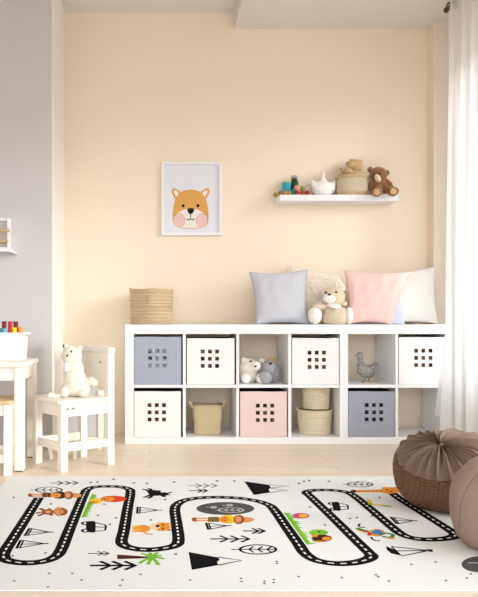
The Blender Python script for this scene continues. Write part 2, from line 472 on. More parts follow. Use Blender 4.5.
# stacked oval rope baskets
def oval(px, pw0, pw1, ph, z, label, tie):
    d = CD+.16; sc = d/F
    t = thing('rope_basket', ((px-CX)*sc, d, z), label, 'basket')
    q = B(); lathe(q, coil_profile(pw0*sc/2, pw1*sc/2, ph*sc, 9, .0022), 56, sy=.85); obj('body', q, M['cord'], t)
    r = pw1*sc/2; h = ph*sc
    q = B(); tube(q, [(r*math.cos(a)*1.005, r*.85*math.sin(a)*1.005, h) for a in [2*PI*k/40 for k in range(40)]], .0045, 8, closed=True); obj('rim', q, M['cord'], t)
    for s in (-1, 1):
        q = B(); tube(q, crom([(s*r*.99, -.02, h), (s*(r+.006), -.01, h+.012), (s*(r+.006), .01, h+.012), (s*r*.99, .02, h)], 5), .004, 8); obj('handle', q, M['cord'], t)
    if tie:
        q = B(); tube(q, crom([(.012, -r*.86, h-.002), (.02, -r*.9, h-.02), (.028, -r*.87, h-.04)], 5), .0028, 6)
        tube(q, crom([(.012, -r*.86, h-.002), (.004, -r*.9, h-.012), (.0, -r*.87, h-.022)], 5), .0028, 6); obj('tie', q, M['cord'], t)
    return h
h1 = oval(314.5, 31, 34.5, 23.5, ZB, 'wider oval rope basket, lower of the two stacked below a white bin', False)
oval(316, 25, 27.5, 23.0, ZB+h1+.0075, 'smaller rope basket with a tied cord, upper of the two stacked', True)

# woven basket on top
sc = 4.55/F
t = thing('woven_basket', ((151.6-CX)*sc, 4.55, ZT), 'round woven straw basket on the left end of the white shelving', 'basket')
r0, r1, hh = 20.6*sc, 21.3*sc, 34*sc
q = B(); lathe(q, coil_profile(r0, r1, hh, 12, .0042), 72); obj('body', q, M['jute'], t)
q = B(); tube(q, [(r1*math.cos(a), r1*math.sin(a), hh+.002*math.sin(7*a)) for a in [2*PI*k/56 for k in range(56)]], .006, 8, closed=True); obj('rim', q, M['jute'], t)
q = B(); tube(q, crom([(-.022, -r1-.001, hh*.80), (-.019, -r1-.008, hh*.76), (-.017, -r1-.01, hh*.70), (-.019, -r1-.007, hh*.64), (-.02, -r1-.001, hh*.61)], 5), .0055, 8); obj('handle', q, M['jute2'], t)
q = B(); tube(q, crom([(-r1*.93, -.05, hh), (-r1*.97, -.035, hh+.014), (-r1, -.01, hh+.012), (-r1, .01, hh)], 5), .005, 8); obj('handle', q, M['jute2'], t)

# ------------------------------------------------------------------ cushions
def cushion(name, cor, thick, m, label, pinch=.06, fuzz=0, piping=None, n=26, wrinkle=.004, seed=0):
    """cor: BL, BR, TR, TL world points"""
    BL, BR, TR, TL = [Vector(c) for c in cor]
    base = (BL+BR)/2
    t = thing(name, base, label, 'cushion')
    nrm = (BR-BL).cross(TL-BL).normalized()
    if nrm.y > 0: nrm = -nrm
    q = B(); g = {}
    def P(u, v, s):
        uu = u*(1-pinch*(1-v*v)*abs(u)**3); vv = v*(1-pinch*(1-u*u)*abs(v)**3)
        a, c = (uu+1)/2, (vv+1)/2
        p = (BL*(1-a)+BR*a)*(1-c)+(TL*(1-a)+TR*a)*c
        w = max(0.0, (1-u*u)*(1-v*v))**.42
        k = wrinkle*noise.noise(Vector((u*3+seed, v*3, s*2+seed)))*w
        k += wrinkle*.8*noise.noise(Vector((u*9+seed, v*2.0, s+5)))*w*(abs(u)+abs(v))*.7
        if fuzz: k += fuzz*noise.noise(p*90+Vector((seed,0,0)))*(.3+w)
        return p+nrm*(s*(thick*w+k*1.0))-base
    for s in (1, -1):
        for i in range(n+1):
            for j in range(n+1):
                edge = i in (0, n) or j in (0, n)
                if s == -1 and edge: g[(i,j,-1)] = g[(i,j,1)]; continue
                u = math.sin((2*i/n-1)*PI/2); v = math.sin((2*j/n-1)*PI/2)
                g[(i,j,s)] = q.verts.new(P(u, v, s) if not edge else P(u, v, 0))
    for s in (1, -1):
        for i in range(n):
            for j in range(n):
                f = (g[(i,j,s)], g[(i+1,j,s)], g[(i+1,j+1,s)], g[(i,j+1,s)])
                q.faces.new(f if s == 1 else f[::-1])
    lo = min(v.co.z for v in q.verts); dz = ZT-(base.z+lo)
    for v in q.verts: v.co.z += dz
    border = [Vector(g[(i,0,1)].co) for i in range(n)]+[Vector(g[(n,j,1)].co) for j in range(n)]+[Vector(g[(n-i,n,1)].co) for i in range(n)]+[Vector(g[(0,n-j,1)].co) for j in range(n)]
    border = [p for i, p in enumerate(border) if (p-border[i-1]).length > 1e-3]
    for p in border: p.z = max(p.z, ZT-base.z+.0052)
    obj('cover', q, m, t)
    if piping:
        q = B(); tube(q, border, .005, 6, closed=True); obj('piping', q, piping, t)
    return t
cushion('cushion', [W(250, 325.5, 4.62), W(338, 325.5, 4.62), W(339, 276, 4.69), W(289, 266, 4.69)], .05, M['p_fluff'],
        'fluffy cream cushion behind the blue cushion and the plush bunny', fuzz=.012, n=56, seed=2)
cushion('cushion', [W(256, 326.5, 4.44), W(309, 326.5, 4.44), W(307, 272, 4.55), W(249.5, 274.5, 4.55)], .07, M['p_blue'],
        'pale blue linen cushion with darker edging, left of the plush bunny', piping=M['p_blue_edge'], seed=1, pinch=.11, wrinkle=.012)
cushion('cushion', [W(384, 325.5, 4.585), W(438.5, 325.5, 4.585), W(435.5, 267.5, 4.615), W(372, 273.5, 4.615)], .042, M['p_white'],
        'white cushion at the right end of the shelving by the curtain', seed=3, wrinkle=.014, pinch=.10)
cushion('cushion', [W(352, 326, 4.515), W(405, 326, 4.515), W(400, 284, 4.545), W(354, 284, 4.55)], .013, M['p_lilac'],
        'lilac-blue cushion peeking out between the pink and the white cushion', seed=4)
t = cushion('cushion', [W(349, 327, 4.425), W(390, 327.5, 4.425), W(408.5, 275, 4.48), W(343.5, 272.5, 4.48)], .05, M['p_pink'],
        'blush pink cushion with a frilled side, right of the plush bunny', seed=5, wrinkle=.016, pinch=.09)
q = B()                                         # frill along its right edge
a0, a1 = W(390, 326, 4.425)-t.location, W(408.5, 275, 4.48)-t.location
n = 26; rows = []
for i in range(n+1):
    p = a0+(a1-a0)*(i/n); wv = .006*math.sin(i*1.9)
    inward = -.022*(1-(2*i/n-1)**2)*.6
    rows.append([q.verts.new(p+Vector((inward-.008, 0, 0))), q.verts.new(p+Vector((inward+.012, wv, -.003))), q.verts.new(p+Vector((inward+.008, wv+.003, -.003)))])
for a, c in zip(rows, rows[1:]):
    for k in range(3):
        q.faces.new((a[k], a[(k+1) % 3], c[(k+1) % 3], c[k]))
q.faces.new(rows[0][::-1]); q.faces.new(rows[-1])
lo = min(v.co.z for v in q.verts)
for v in q.verts: v.co.z = max(v.co.z, ZT-t.location.z)
obj('frill', q, M['p_pink'], t)

# ------------------------------------------------------------------ plush toys
def part(t, name, m, items, fuzz=.003, freq=90, label=None, n=30):
    q = B()
    for it in items: ell(q, it[0], it[1], it[2] if len(it) > 2 else (0,0,0), n=n, fuzz=fuzz, freq=freq)
    return obj(name, q, m, t, label=label)
def rel(o, d, dz=0):
    """closure: photo pixel -> local offset for a toy at depth d, base point o"""
    def f(px, py, dy=0.0): return W(px, py, d+dy)-o
    return f
# bunny on the shelving
d = 4.42; o = Vector(((333-CX)*d/F, d, ZT)); sc = d/F
t = thing('plush_bunny', o, 'beige plush bunny in a woven pouch, sitting between the blue and pink cushions', 'plush toy')
L_ = rel(o, d)
q = B(); rp = 12.3*sc; lathe(q, [(0, 0), (rp*.72, 0), (rp*.95, .015), (rp, .045), (rp*.97, .075), (rp*.85, .105), (rp*.8, .11), (0, .112)], 44, c=(L_(334.6, 325).x, 0, 0), sy=.85)
obj('pouch', q, mat('pale_weave', (238, 222, 194), .95, .8, 400, var=.1, weave=(40, 'XZ', .4), vscale=150), t, label='woven pouch around the body')
part(t, 'head', M['fur_beige'], [(L_(333.5, 296.5), (11.5*sc, 9.8*sc, 9.8*sc))])
part(t, 'muzzle', M['fur_purewhite'], [(L_(329.5, 298.5, -.045), (6.6*sc, .03, 5.2*sc))], label='white muzzle')
part(t, 'nose', M['black'], [(L_(329.4, 294.4, -.073), (1.7*sc, .006, 1.1*sc))], 0)
for p in ((336.2, 292.2, -.057), (325.9, 292.4, -.048)): part(t, 'eye', M['black'], [(L_(*p), 1.15*sc)], 0)
def ear(t, a, tip, w, m1, m2, d_=.008):
    q = B(); a = Vector(a); tip = Vector(tip); ax = (tip-a); s = ax.cross(Vector((0,1,0))).normalized()
    pts = [a-s*w, a-s*w*.95+ax*.35, a-s*w*.5+ax*.75, tip, a+s*w*.5+ax*.75, a+s*w*.95+ax*.35, a+s*w]
    pts = crom(pts, 4)
    prism(q, [p+Vector((0, d_, 0)) for p in pts], (0, -2*d_, 0))
    o1 = obj('ear', q, m1, t)
    if m2:
        q = B(); c = a+ax*.42; prism(q, [c+(p-c)*.62+Vector((0, -d_+.001, 0)) for p in pts], (0, -.004, 0)); obj('inner_ear', q, m2, o1)
ear(t, L_(341, 291, .0), L_(337.5, 278, .01), .03, M['fur_purewhite'], M['fur_beige'])
ear(t, L_(326.3, 291.5, .0), L_(321.5, 289, .0), .02, M['fur_beige'], None)
part(t, 'arm', M['fur_beige'], [(L_(320, 306.5, -.03), (7*sc, .024, 3*sc), (0, .15, 0))])
part(t, 'arm', M['fur_beige'], [(L_(343.5, 303.5, -.02), (4*sc, .022, 2.8*sc), (0, .4, 0))])
part(t, 'scarf', M['fur_purewhite'], [(L_(335.5, 306.8, -.072), (6.2*sc, .014, 2.2*sc), (0, .1, 0)), (L_(333, 305.5, -.03), (8*sc, .045, 1.8*sc))], label='white scarf')
part(t, 'foot', M['fur_purewhite'], [((L_(313.7, 317).x, -.03, 8.7*sc), (6.9*sc, .04, 8.6*sc))], label='round white foot')
part(t, 'foot', M['fur_purewhite'], [((L_(348.3, 317).x, -.01, 8.7*sc), (4.3*sc, .04, 8.6*sc))], label='white foot at the side')
# pair in the cube
d = CD+.13; sc = d/F; o = Vector(((250.5-CX)*d/F, d, ZS1))
t = thing('plush_bear', o, 'small cream plush bear in the upper cube, left of the grey plush', 'plush toy')
L_ = rel(o, d)
part(t, 'head', M['fur_white'], [(L_(249.5, 368, .02), (9.6*sc, .05, 9.5*sc))])
part(t, 'body', M['fur_white'], [(L_(249, 375, .03), (10*sc, .05, 8*sc))])
for s in (244, 262):
    part(t, 'ear', M['fur_white'], [(L_(s, 360 if s < 250 else 361, .01), (3*sc, .014, 3.2*sc))])
part(t, 'muzzle', M['fur_purewhite'], [(L_(256.5, 366, -.035), (4*sc, .022, 4.5*sc), (0, .5, 0))], label='white muzzle')
for p in ((250.5, 361.2, -.032), (255.6, 366.3, -.055)): part(t, 'eye', M['black'], [(L_(*p), (1.6*sc, .004, .9*sc), (0, -.5, 0))], 0)
for p in (245, 260):
    part(t, 'foot', M['fur_purewhite'], [((L_(p, 378).x, -.045, 5*sc), (4.6*sc, .034, 5*sc))])
d = CD+.12; o = Vector(((269-CX)*d/F, d, ZS1))
t = thing('plush_mouse', o, 'small grey knitted plush with two round forms, right of the cream bear', 'plush toy')
L_ = rel(o, d)
part(t, 'body', M['fur_grey'], [((L_(274, 372).x, .03, 10*sc), (7*sc, .05, 10*sc))])
part(t, 'head', M['fur_grey'], [(L_(269.3, 367.3, -.02), (7*sc, .045, 7*sc))])
part(t, 'ear', M['fur_tan'], [(L_(271.5, 360.5, .01), (4.5*sc, .012, 4*sc))], label='tan ear')
part(t, 'foot', M['fur_grey'], [((L_(264, 376).x, -.05, 6.1*sc), (6.8*sc, .034, 6.1*sc), (0, .3, 0))])
part(t, 'nose', M['black'], [(L_(270.5, 363.4, -.066), (1.5*sc, .006, 1.2*sc))], 0)
# silver hen
d = CD+.14; o = Vector(((367-CX)*d/F, d, ZS1)); sc = d/F; L_ = rel(o, d)
t = thing('hen_figurine', o, 'silver openwork hen figurine in the upper cube above the slate bin', 'figurine')
q = B(); box(q, L_(362.5, 380).x, L_(377.5, 380).x, -.035, .02, 0, .009, .002); obj('base', q, M['slate'], t, label='flat stone base')
q = B()
ell(q, L_(366, 371.5), (9.3*sc, .036, 6.6*sc), (0, .12, 0), 28)
ell(q, L_(361, 366), (4.2*sc, .026, 6*sc), (0, -.25, 0), 24)
ell(q, L_(360, 358.5), (3.0*sc, .018, 5.5*sc), (0, -.15, 0), 24)
ell(q, L_(360, 354.8), (3.0*sc, .018, 2.6*sc), (0, 0, 0), 24)
ell(q, L_(371.5, 367.6), (5*sc, .02, 3*sc), (0, -.6, 0), 20)
q = remesh(q, .004, 5); obj('body', q, M['hen'], t)
q = B(); tube(q, crom([L_(371, 371), L_(373.6, 365.6), L_(375, 363.6), L_(377, 364), L_(379, 367.2)], 6), [.012]*8+[.010]*8+[.008]*6+[.004]*3, 10); obj('tail', q, M['hen'], t)
q = B(); tube(q, [L_(358, 354), L_(356.5, 355), L_(355.2, 356)], [.009, .006, .002], 8); obj('beak', q, M['hen'], t)
q = B(); prism(q, [L_(357.5, 353.5)+Vector((0,.004,0)), L_(358.5, 351.6)+Vector((0,.004,0)), L_(360, 352.4)+Vector((0,.004,0)), L_(361.3, 352.2)+Vector((0,.004,0)), L_(363, 355)+Vector((0,.004,0))], (0,-.008,0)); obj('comb', q, M['hen'], t)
for p in (365.5, 368.8):
    q = B(); tube(q, [L_(p, 376.5), Vector((L_(p, 379).x, 0, .008))], .005, 8); obj('leg', q, M['hen'], t)

# ------------------------------------------------------------------ picture
d = WALLY
fx0, fx1 = (161.2-CX)*d/F, (221.7-CX)*d/F
fz1, fz0 = CZ-(162.3-CY)*d/F, CZ-(235.8-CY)*d/F
t = thing('picture_frame', ((fx0+fx1)/2, WALLY, fz0), 'white framed print of an orange bear face hanging on the cream wall', 'picture')
mx_ = (fx0+fx1)/2
q = B(); fw = .020; fd = .028
for (a, c, e, f_) in ((fx0, fx0+fw, fz0, fz1), (fx1-fw, fx1, fz0, fz1), (fx0+fw, fx1-fw, fz0, fz0+fw), (fx0+fw, fx1-fw, fz1-fw, fz1)):
    box(q, a-mx_, c-mx_, -fd, 0, e-fz0, f_-fz0, .0015)
obj('frame', q, M['frame'], t, smooth=False)
art = [M['print']]+[mat(n_, c_, .8) for n_, c_ in (('art_orange', (222, 168, 92)), ('art_cream', (240, 234, 232)), ('art_pink', (236, 200, 196)), ('art_black', (26, 24, 26)), ('art_rust', (200, 150, 96)))]
q = B(); box(q, fx0+fw*.8-mx_, fx1-fw*.8-mx_, -.012, -.001, fw*.8, fz1-fz0-fw*.8)
lay = [0]
def A(u, v): return Vector(((150+u/5.31-CX)*d/F-mx_, -.0125-.00015*lay[0], CZ-(150+v/5.31-CY)*d/F-fz0))
def apoly(pts, mi):
    lay[0] += 1
    f = q.faces.new([q.verts.new(A(*p)) for p in pts]); f.material_index = mi
    if f.normal.y > 0: f.normal_flip()
def aell(c, r, mi, n=28, rot=0):
    apoly([(c[0]+r[0]*math.cos(a)*math.cos(rot)-r[1]*math.sin(a)*math.sin(rot), c[1]+r[0]*math.cos(a)*math.sin(rot)+r[1]*math.sin(a)*math.cos(rot)) for a in [-2*PI*k/n for k in range(n)]], mi)
def acr(pts, mi, n=6): apoly([(p.x, p.y) for p in crom([Vector((a, c, 0)) for a, c in pts], n, True)], mi)
for s in (-1, 1):
    m_ = lambda x: 215+s*x
    acr([(m_(40), 240), (m_(62), 218), (m_(88), 204), (m_(99), 212), (m_(98), 232), (m_(80), 262), (m_(60), 265)], 1)
    acr([(m_(58), 240), (m_(72), 222), (m_(86), 215), (m_(88), 228), (m_(74), 250)], 2)
acr([(215, 212), (165, 224), (134, 262), (122, 320), (121, 372), (134, 402), (170, 416), (215, 419), (260, 416), (296, 402), (309, 372), (308, 320), (296, 262), (265, 224)], 1)
acr([(215, 312), (180, 318), (150, 334), (130, 352), (124, 375), (137, 400), (172, 413), (215, 416), (258, 413), (293, 400), (306, 375), (300, 352), (280, 334), (250, 318)], 2)
for s in (-1, 1):
    aell((215+s*60, 375), (31, 37), 5, rot=s*.2); aell((215+s*60, 376), (29, 35), 3, rot=s*.2)
    aell((215+s*39, 298), (8, 8.5), 4)
acr([(197, 318), (205, 311), (226, 311), (234, 318), (230, 330), (222, 340), (208, 340), (201, 330)], 4)
apoly([(213.5, 338), (213.5, 364), (217, 364), (217, 338)], 4)
for s in (-1, 1):
    up = [(215+s*22*math.sin(a), 360+9*math.cos(a)*1.0-2) for a in [k*PI/14 for k in range(8)]]
    up = [(215+s*(11-11*math.cos(a)), 361+9*math.sin(a)) for a in [k*PI/8 for k in range(9)]]
    dn = [(215+s*(11-11*math.cos(a)), 366+9*math.sin(a)) for a in [k*PI/8 for k in range(9)]]
    apoly(up+dn[::-1], 4)
obj('print', q, art, t, smooth=False, recalc=False, label='print of an orange bear face with pink cheeks')

# ------------------------------------------------------------------ wall shelf and what stands on it
SF = 4.61; SX0, SX1 = (279.6-CX)*SF/F, (399-CX)*SF/F; SZ0, SZ1 = CZ-(200.8-CY)*SF/F, CZ-(194.6-CY)*SF/F
q = B(); box(q, SX0, SX1, SF, WALLY, SZ0, SZ1, .002)
o = obj('wall_shelf', q, M['white'], smooth=False); tag(o, 'white floating shelf on the cream wall holding toys and a basket', 'shelf')
d = 4.6; sc = d/F
def sx(p, dd=4.6): return (p-CX)*dd/F
DY = 4.56
def sz(p, dd=4.56): return CZ-(p-CY)*dd/F
sc = DY/F
# seed heads, fruit
def ball(name, px, r_px, m, label, cat, group, y=4.635, z=None, stalk=None, sq_=.92):
    s_ = y/F; r = r_px*s_
    t = thing(name, ((px-CX)*s_, y, SZ1 if z is None else z), label, cat, group)
    q = B(); lathe(q, [(0, .1*r), (r*.5, 0), (r*.86, .35*r), (r, .95*r), (r*.85, 1.5*r), (r*.45, 1.85*r), (0, 1.78*r)], 20, sy=1); obj('body', q, m, t)
    q = B(); tube(q, [(0,0,1.75*r), (r*.1, 0, 2.15*r)], r*.09, 6); obj('stalk', q, stalk or M['acorn'], t)
    return t
ball('acorn', 275.6, 2.3, M['gold'], 'golden acorn at the far left end of the wall shelf', 'acorn', 'acorns on the wall shelf', y=4.70)
ball('acorn', 280.2, 2.4, M['acorn'], 'brown acorn in front of the teal tin, second from the left shelf end', 'acorn', 'acorns on the wall shelf')
ball('acorn', 285.0, 2.4, M['gold'], 'golden acorn in front of the middle of the teal tin', 'acorn', 'acorns on the wall shelf')
ball('acorn', 289.2, 2.3, M['gold'], 'golden acorn between the teal tin and the dark green bottle', 'acorn', 'acorns on the wall shelf')
ball('tomato', 297.3, 2.5, M['tomato'], 'red tomato below the peach on the wall shelf', 'tomato', 'tomatoes on the wall shelf')
ball('tomato', 302.3, 2.3, M['tomato'], 'red tomato in the middle of the three on the wall shelf', 'tomato', 'tomatoes on the wall shelf')
ball('tomato', 307.4, 2.5, M['tomato'], 'red tomato nearest the white ceramic vase, under the thin stem', 'tomato', 'tomatoes on the wall shelf')
ball('peach', 297.2, 3.2, M['peach'], 'blushing peach resting on the tomatoes beside the green bottle', 'peach', None, y=4.64, z=SZ1+4.3*4.635/F)
ball('apple', 301.8, 2.5, M['apple'], 'small green apple behind the peach', 'apple', None, y=4.665, z=SZ1+5.4*4.665/F)
t = thing('twig', (sx(307, 4.655), 4.66, SZ1), 'thin curved brown stem rising above the tomatoes', 'twig')
q = B(); tube(q, crom([(-.008, .0, 0), (-.02, 0, .035), (-.012, 0, .06), (.008, 0, .075), (.02, 0, .078)], 6), .0022, 6); obj('stem', q, M['acorn'], t)
# teal tin
yy = 4.72; s_ = yy/F
t = thing('tin', ((286.6-CX)*s_, yy, SZ1), 'teal tin with a tan lid at the left of the wall shelf', 'tin')
r = 4.7*s_; h = CZ-(183.2-CY)*s_-SZ1
q = B(); lathe(q, [(0,0), (r*.95,0), (r,.004), (r,h), (0,h)], 36); obj('body', q, M['teal'], t)
q = B(); lathe(q, [(r*.9,h), (r*1.03,h), (r*1.03,h+.006), (r*.9,h+.009), (0,h+.009)], 36); obj('lid', q, M['tan'], t, label='tan lid')
t = thing('cup', ((293.2-CX)*4.65/F, 4.65, SZ1), 'small dark teal pot in front of the green bottle', 'pot')
r = 2.2*4.65/F; q = B(); lathe(q, [(0,0), (r*.85,0), (r,.01), (r,.042), (r*.8,.045), (r*.8,.03), (0,.03)], 24); obj('body', q, M['tealdark'], t)
q = B(); tube(q, [(r*1.0*math.cos(a), r*1.0*math.sin(a), .042) for a in [2*PI*k/24 for k in range(24)]], .0018, 6, closed=True); obj('rim', q, M['teal'], t)
yy = 4.72; s_ = yy/F; t = thing('bottle', ((294.3-CX)*s_, yy, SZ1), 'dark green bottle with a grey cap beside the teal tin', 'bottle')
h = CZ-(176.5-CY)*s_-SZ1; r = 4.2*s_
q = B(); lathe(q, [(0,0), (r*.95,0), (r,.005), (r,h*.62), (r*.9,h*.75), (r*.66,h*.86), (r*.62,h*.97), (0,h*.97)], 36); obj('body', q, M['gbottle'], t)
q = B(); lathe(q, [(0,h*.9), (r*.7,h*.9), (r*.72,h*.91), (r*.72,h*1.0), (r*.6,h*1.03), (0,h*1.03)], 30); obj('cap', q, M['fur_grey'], t, label='grey cap')
# white ceramic vase
yy = 4.70; s_ = yy/F; t = thing('vase', ((323-CX)*s_, yy, SZ1), 'white ceramic vase with two pointed sides and a narrow neck', 'vase')
o = Vector(t.location); V_ = lambda px, py: W(px, py, yy)-o
q = B()
bz = V_(323, 187).z
ell(q, (0, 0, 8.2*s_), (11.2*s_, .05, 8.2*s_), n=32)
ell(q, (0, 0, 4.5*s_), (9.6*s_, .045, 4.5*s_), n=32)
for s in (-1, 1):
    tube(q, [(s*6*s_, 0, 8*s_), (s*9.2*s_, 0, V_(0, 185).z), (s*10.9*s_, 0, V_(0, 182.5).z), (s*11.6*s_, 0, V_(0, 180).z)], [.045, .028, .015, .004], 20)
tube(q, [(0, 0, 10*s_), (0, 0, V_(0, 181).z), (0, 0, V_(0, 177).z), (0, 0, V_(0, 172.2).z)], [.05, .028, .013, .010], 20)
q = remesh(q, .0035, 4)
for v in q.verts:
    if v.co.z < .002: v.co.z = 0
obj('body', q, M['ceramic'], t)
q = B(); zt = V_(0, 172).z; tube(q, [(.0085*math.cos(a), .0085*math.sin(a), zt) for a in [2*PI*k/24 for k in range(24)]], .0028, 8, closed=True); obj('lip', q, M['ceramic'], t)
# basket with teddy
yy = 4.69; s_ = yy/F; t = thing('toy_basket', ((352.6-CX)*s_, yy, SZ1), 'tan and cream woven basket on the wall shelf holding a tan teddy', 'basket')
r = 16.3*s_; h = CZ-(176.3-CY)*s_-SZ1
q = B(); lathe(q, [(0,0), (r*.94,0), (r*.96,.004)]+[(r*.96+.003*abs(math.sin(k*PI/2)), .004+k*.0065) for k in range(5)]+[(0, .03)], 60, sy=.64); obj('base_band', q, M['jute2'], t, label='tan woven band at the foot')
q = B(); lathe(q, [(r*.94, .03)]+[(r*.965, .03+(h*.86-.03)*k/8) for k in range(9)]+[(r*.9, h*.86), (r*.88, .03), (0, .03)], 60, sy=.64, fn=lambda a, r_, z: 1+.012*math.sin(a*30)); obj('body', q, mat('cream_weave', (226, 210, 184), .95, .8, 300, var=.18, weave=(70, 'XZ', .3), vscale=120), t, label='cream woven middle')
q = B()
for k in range(2): tube(q, [(r*.98*math.cos(a), r*.98*.64*math.sin(a), h*.89+k*.011) for a in [2*PI*j/50 for j in range(50)]], .0065, 8, closed=True)
obj('rim', q, M['jute2'], t)
q = B(); tube(q, crom([(-r*.98, -.02, h*.86), (-r*.98, -.02, h+.03), (-r*.8, -.01, h+.055), (-r*.62, .01, h+.03), (-r*.62, .02, h*.9)], 6), .006, 8); obj('handle', q, M['jute2'], t)
o = Vector(((353-CX)*s_, 4.69, SZ1+.032))
t = thing('teddy_bear', o, 'light tan teddy bear peeking out of the basket on the wall shelf', 'plush toy'); L_ = rel(o, 4.69)
part(t, 'body', M['fur_tan'], [((0, 0, .05), (8*s_, .05, .05)), (L_(353, 176), (8*s_, .045, 6*s_))], .003, 80)
part(t, 'head', M['fur_tan'], [(L_(355, 166.5), (7.6*s_, .046, 7*s_))], .004, 80)
part(t, 'muzzle', M['fur_tan'], [(L_(350.2, 164.5, -.03), (4.4*s_, .03, 3.6*s_))], .003, 80)
part(t, 'ear', M['fur_tan'], [(L_(360.2, 162.3), (2.4*s_, .014, 2.6*s_))], .002, 80)
part(t, 'ear', M['fur_tan'], [(L_(351.5, 160.8, .02), (2.2*s_, .014, 2.2*s_))], .002, 80)
part(t, 'arm', M['fur_tan'], [(L_(348, 171, -.04), (5*s_, .025, 3.6*s_), (0, .4, 0))], .003, 80)
part(t, 'nose', M['acorn'], [(L_(347, 163.4, -.05), (1.2*s_, .008, 1*s_))], 0)
# brown teddy
yy = 4.67; s_ = yy/F; o = Vector(((379-CX)*s_, yy, SZ1))
t = thing('teddy_bear', o, 'brown teddy bear with a cream muzzle at the right end of the wall shelf', 'plush toy'); L_ = rel(o, yy)
part(t, 'body', M['fur_brown'], [(L_(378.5, 185.5), (8.2*s_, .052, 9*s_))], .004, 70)
part(t, 'head', M['fur_brown'], [(L_(378.3, 174.8, -.01), (8.6*s_, .052, 7.6*s_), (0, .15, 0))], .004, 70)
for p in ((370.3, 169.8), (386.6, 172.8)): part(t, 'ear', M['fur_brown'], [(L_(*p), (2.9*s_, .014, 2.9*s_))], .002, 80)
part(t, 'muzzle', M['fur_beige'], [(L_(377.6, 178.4, -.052), (2.7*s_, .025, 4.4*s_), (0, -.55, 0))], .001, label='cream muzzle')
for p in ((379.7, 173.6, -.062), (374.2, 174.6, -.058)): part(t, 'eye', M['black'], [(L_(*p), .9*s_)], 0)
part(t, 'arm', M['fur_brown'], [(L_(388.2, 183.5, -.005), (3*s_, .024, 6*s_), (0, -.75, 0))], .003, 70)
part(t, 'arm', M['fur_brown'], [(L_(371.6, 184.5, -.01), (2.8*s_, .024, 6*s_), (0, .15, 0))], .003, 70)
for (a, c, e) in ((376.8, 192.0, 0), (393.2, 191.4, 0)):
    lg = part(t, 'leg', M['fur_brown'], [(W(a, c, 4.565)-o, (5*s_, .038, 4.7*s_)), (W((a+379)/2, 189.5, 4.63)-o, (4.6*s_, .05, 4*s_))], .003, 70)
    part(lg, 'foot_pad', M['fur_tan'], [(W(a, c, 4.532)-o, (3.3*s_, .008, 3.2*s_))], .001)

# ------------------------------------------------------------------ curtain
RZ = CZ-(5.5-CY)*4.25/F
t = thing('curtain', (1.9, 4.0, 0), 'sheer white curtain gathered in folds beside the shelving', 'curtain')
q = B(); nu, nv = 130, 46; vs = {}
for i in range(nu+1):
    u = i/nu
    for j in range(nv+1):
        v = j/nv
        yb_ = 4.27-u*1.05; xb = 1.872+u*.045
        zt, zb = 2.845, .012+.19*max(0, 1-u/.10)**1.0
        z = zb+(zt-zb)*v
        fold = math.sin(u*2*PI*8.5+.6*math.sin(v*3+u*7))*(.016+.020*(1-v))+.008*math.sin(u*2*PI*19+v*2)
        flare = -.085*max(0, 1-u/.16)*max(0, (0.75-z)/.75)**.8 if z < .75 else 0
        x = xb+fold*1.0+flare-.008*math.sin(v*5)*(1-u)
        y = yb_+.018*math.cos(u*2*PI*8.5+.7)*(1-.4*v)
        vs[(i,j)] = q.verts.new((x-1.9, y-4.0, z))
for i in range(nu):
    for j in range(nv): q.faces.new((vs[(i,j)], vs[(i+1,j)], vs[(i+1,j+1)], vs[(i,j+1)]))
obj('cloth', q, M['voile'], t)
for py_, k in ((4.262, 0), (4.205, 1), (4.10, 2), (3.97, 3), (3.84, 4), (3.7, 5), (3.56, 6), (3.42, 7), (3.3, 8)):
    q = B(); r = .021
    tube(q, [(r*math.cos(a), 0.004*math.sin(2*a), r*math.sin(a)) for a in [2*PI*j/24 for j in range(24)]], .0055, 8, closed=True)
    for v in q.verts: v.co += Vector((1.893-1.9, py_-4.0, RZ))
    obj('grommet', q, M['dark'], t, label='dark metal grommet')
t = thing('curtain_rod', (1.893, 3.7, RZ), 'dark metal curtain rod running along the window under the ceiling', 'curtain rod')
q = B(); tube(q, [(0, -.9, 0), (0, .60, 0)], .010, 12); obj('rod', q, M['dark'], t)
q = B(); ell(q, (0, .612, 0), .018, n=16); obj('finial', q, M['dark'], t)
q = B(); tube(q, [(0, .575, .0), (WINX-1.893, .575, 0)], .007, 8); obj('bracket', q, M['dark'], t)

# ------------------------------------------------------------------ left: chair, toy, stand, table, stool, rack
def leg_bar(t, p, top, w, m, name='leg', rz=0.0, z0=0.0):
    q = B(); box(q, -w/2, w/2, -w/2, w/2, z0, top, .003)
    R = Matrix.Rotation(rz, 4, 'Z')
    for v in q.verts: v.co = R @ v.co+Vector((p[0], p[1], 0))
    return obj(name, q, m, t, smooth=False)
A_, B_, C_ = Vector((-.632, 3.79, 0)), Vector((-.462, 3.575, 0)), Vector((-.226, 3.745, 0)); D_ = A_+C_-B_
O = (A_+C_)/2; rz = math.atan2((C_-B_).y, (C_-B_).x)
t = thing('child_chair', O, 'white wooden child chair by the wall with a cream plush cat on its seat', 'chair', rz=rz)
Ri = Matrix.Rotation(-rz, 3, 'Z')
a, b_, c_, d_ = [Ri @ (p-O) for p in (A_, B_, C_, D_)]
SZ = .378
lw = .042; LM = M['chairwhite']
for p in (a, b_): leg_bar(t, p, SZ-.018, lw, LM)
for p in (c_, d_): leg_bar(t, p, .622, lw, LM)
q = B(); e = .014
box(q, min(a.x, b_.x)-lw/2-e, max(c_.x, d_.x)-lw/2-.001, min(b_.y, c_.y)-lw/2-e, max(a.y, d_.y)+lw/2+e, SZ-.018, SZ, .006); 
obj('seat', q, LM, t, smooth=False)
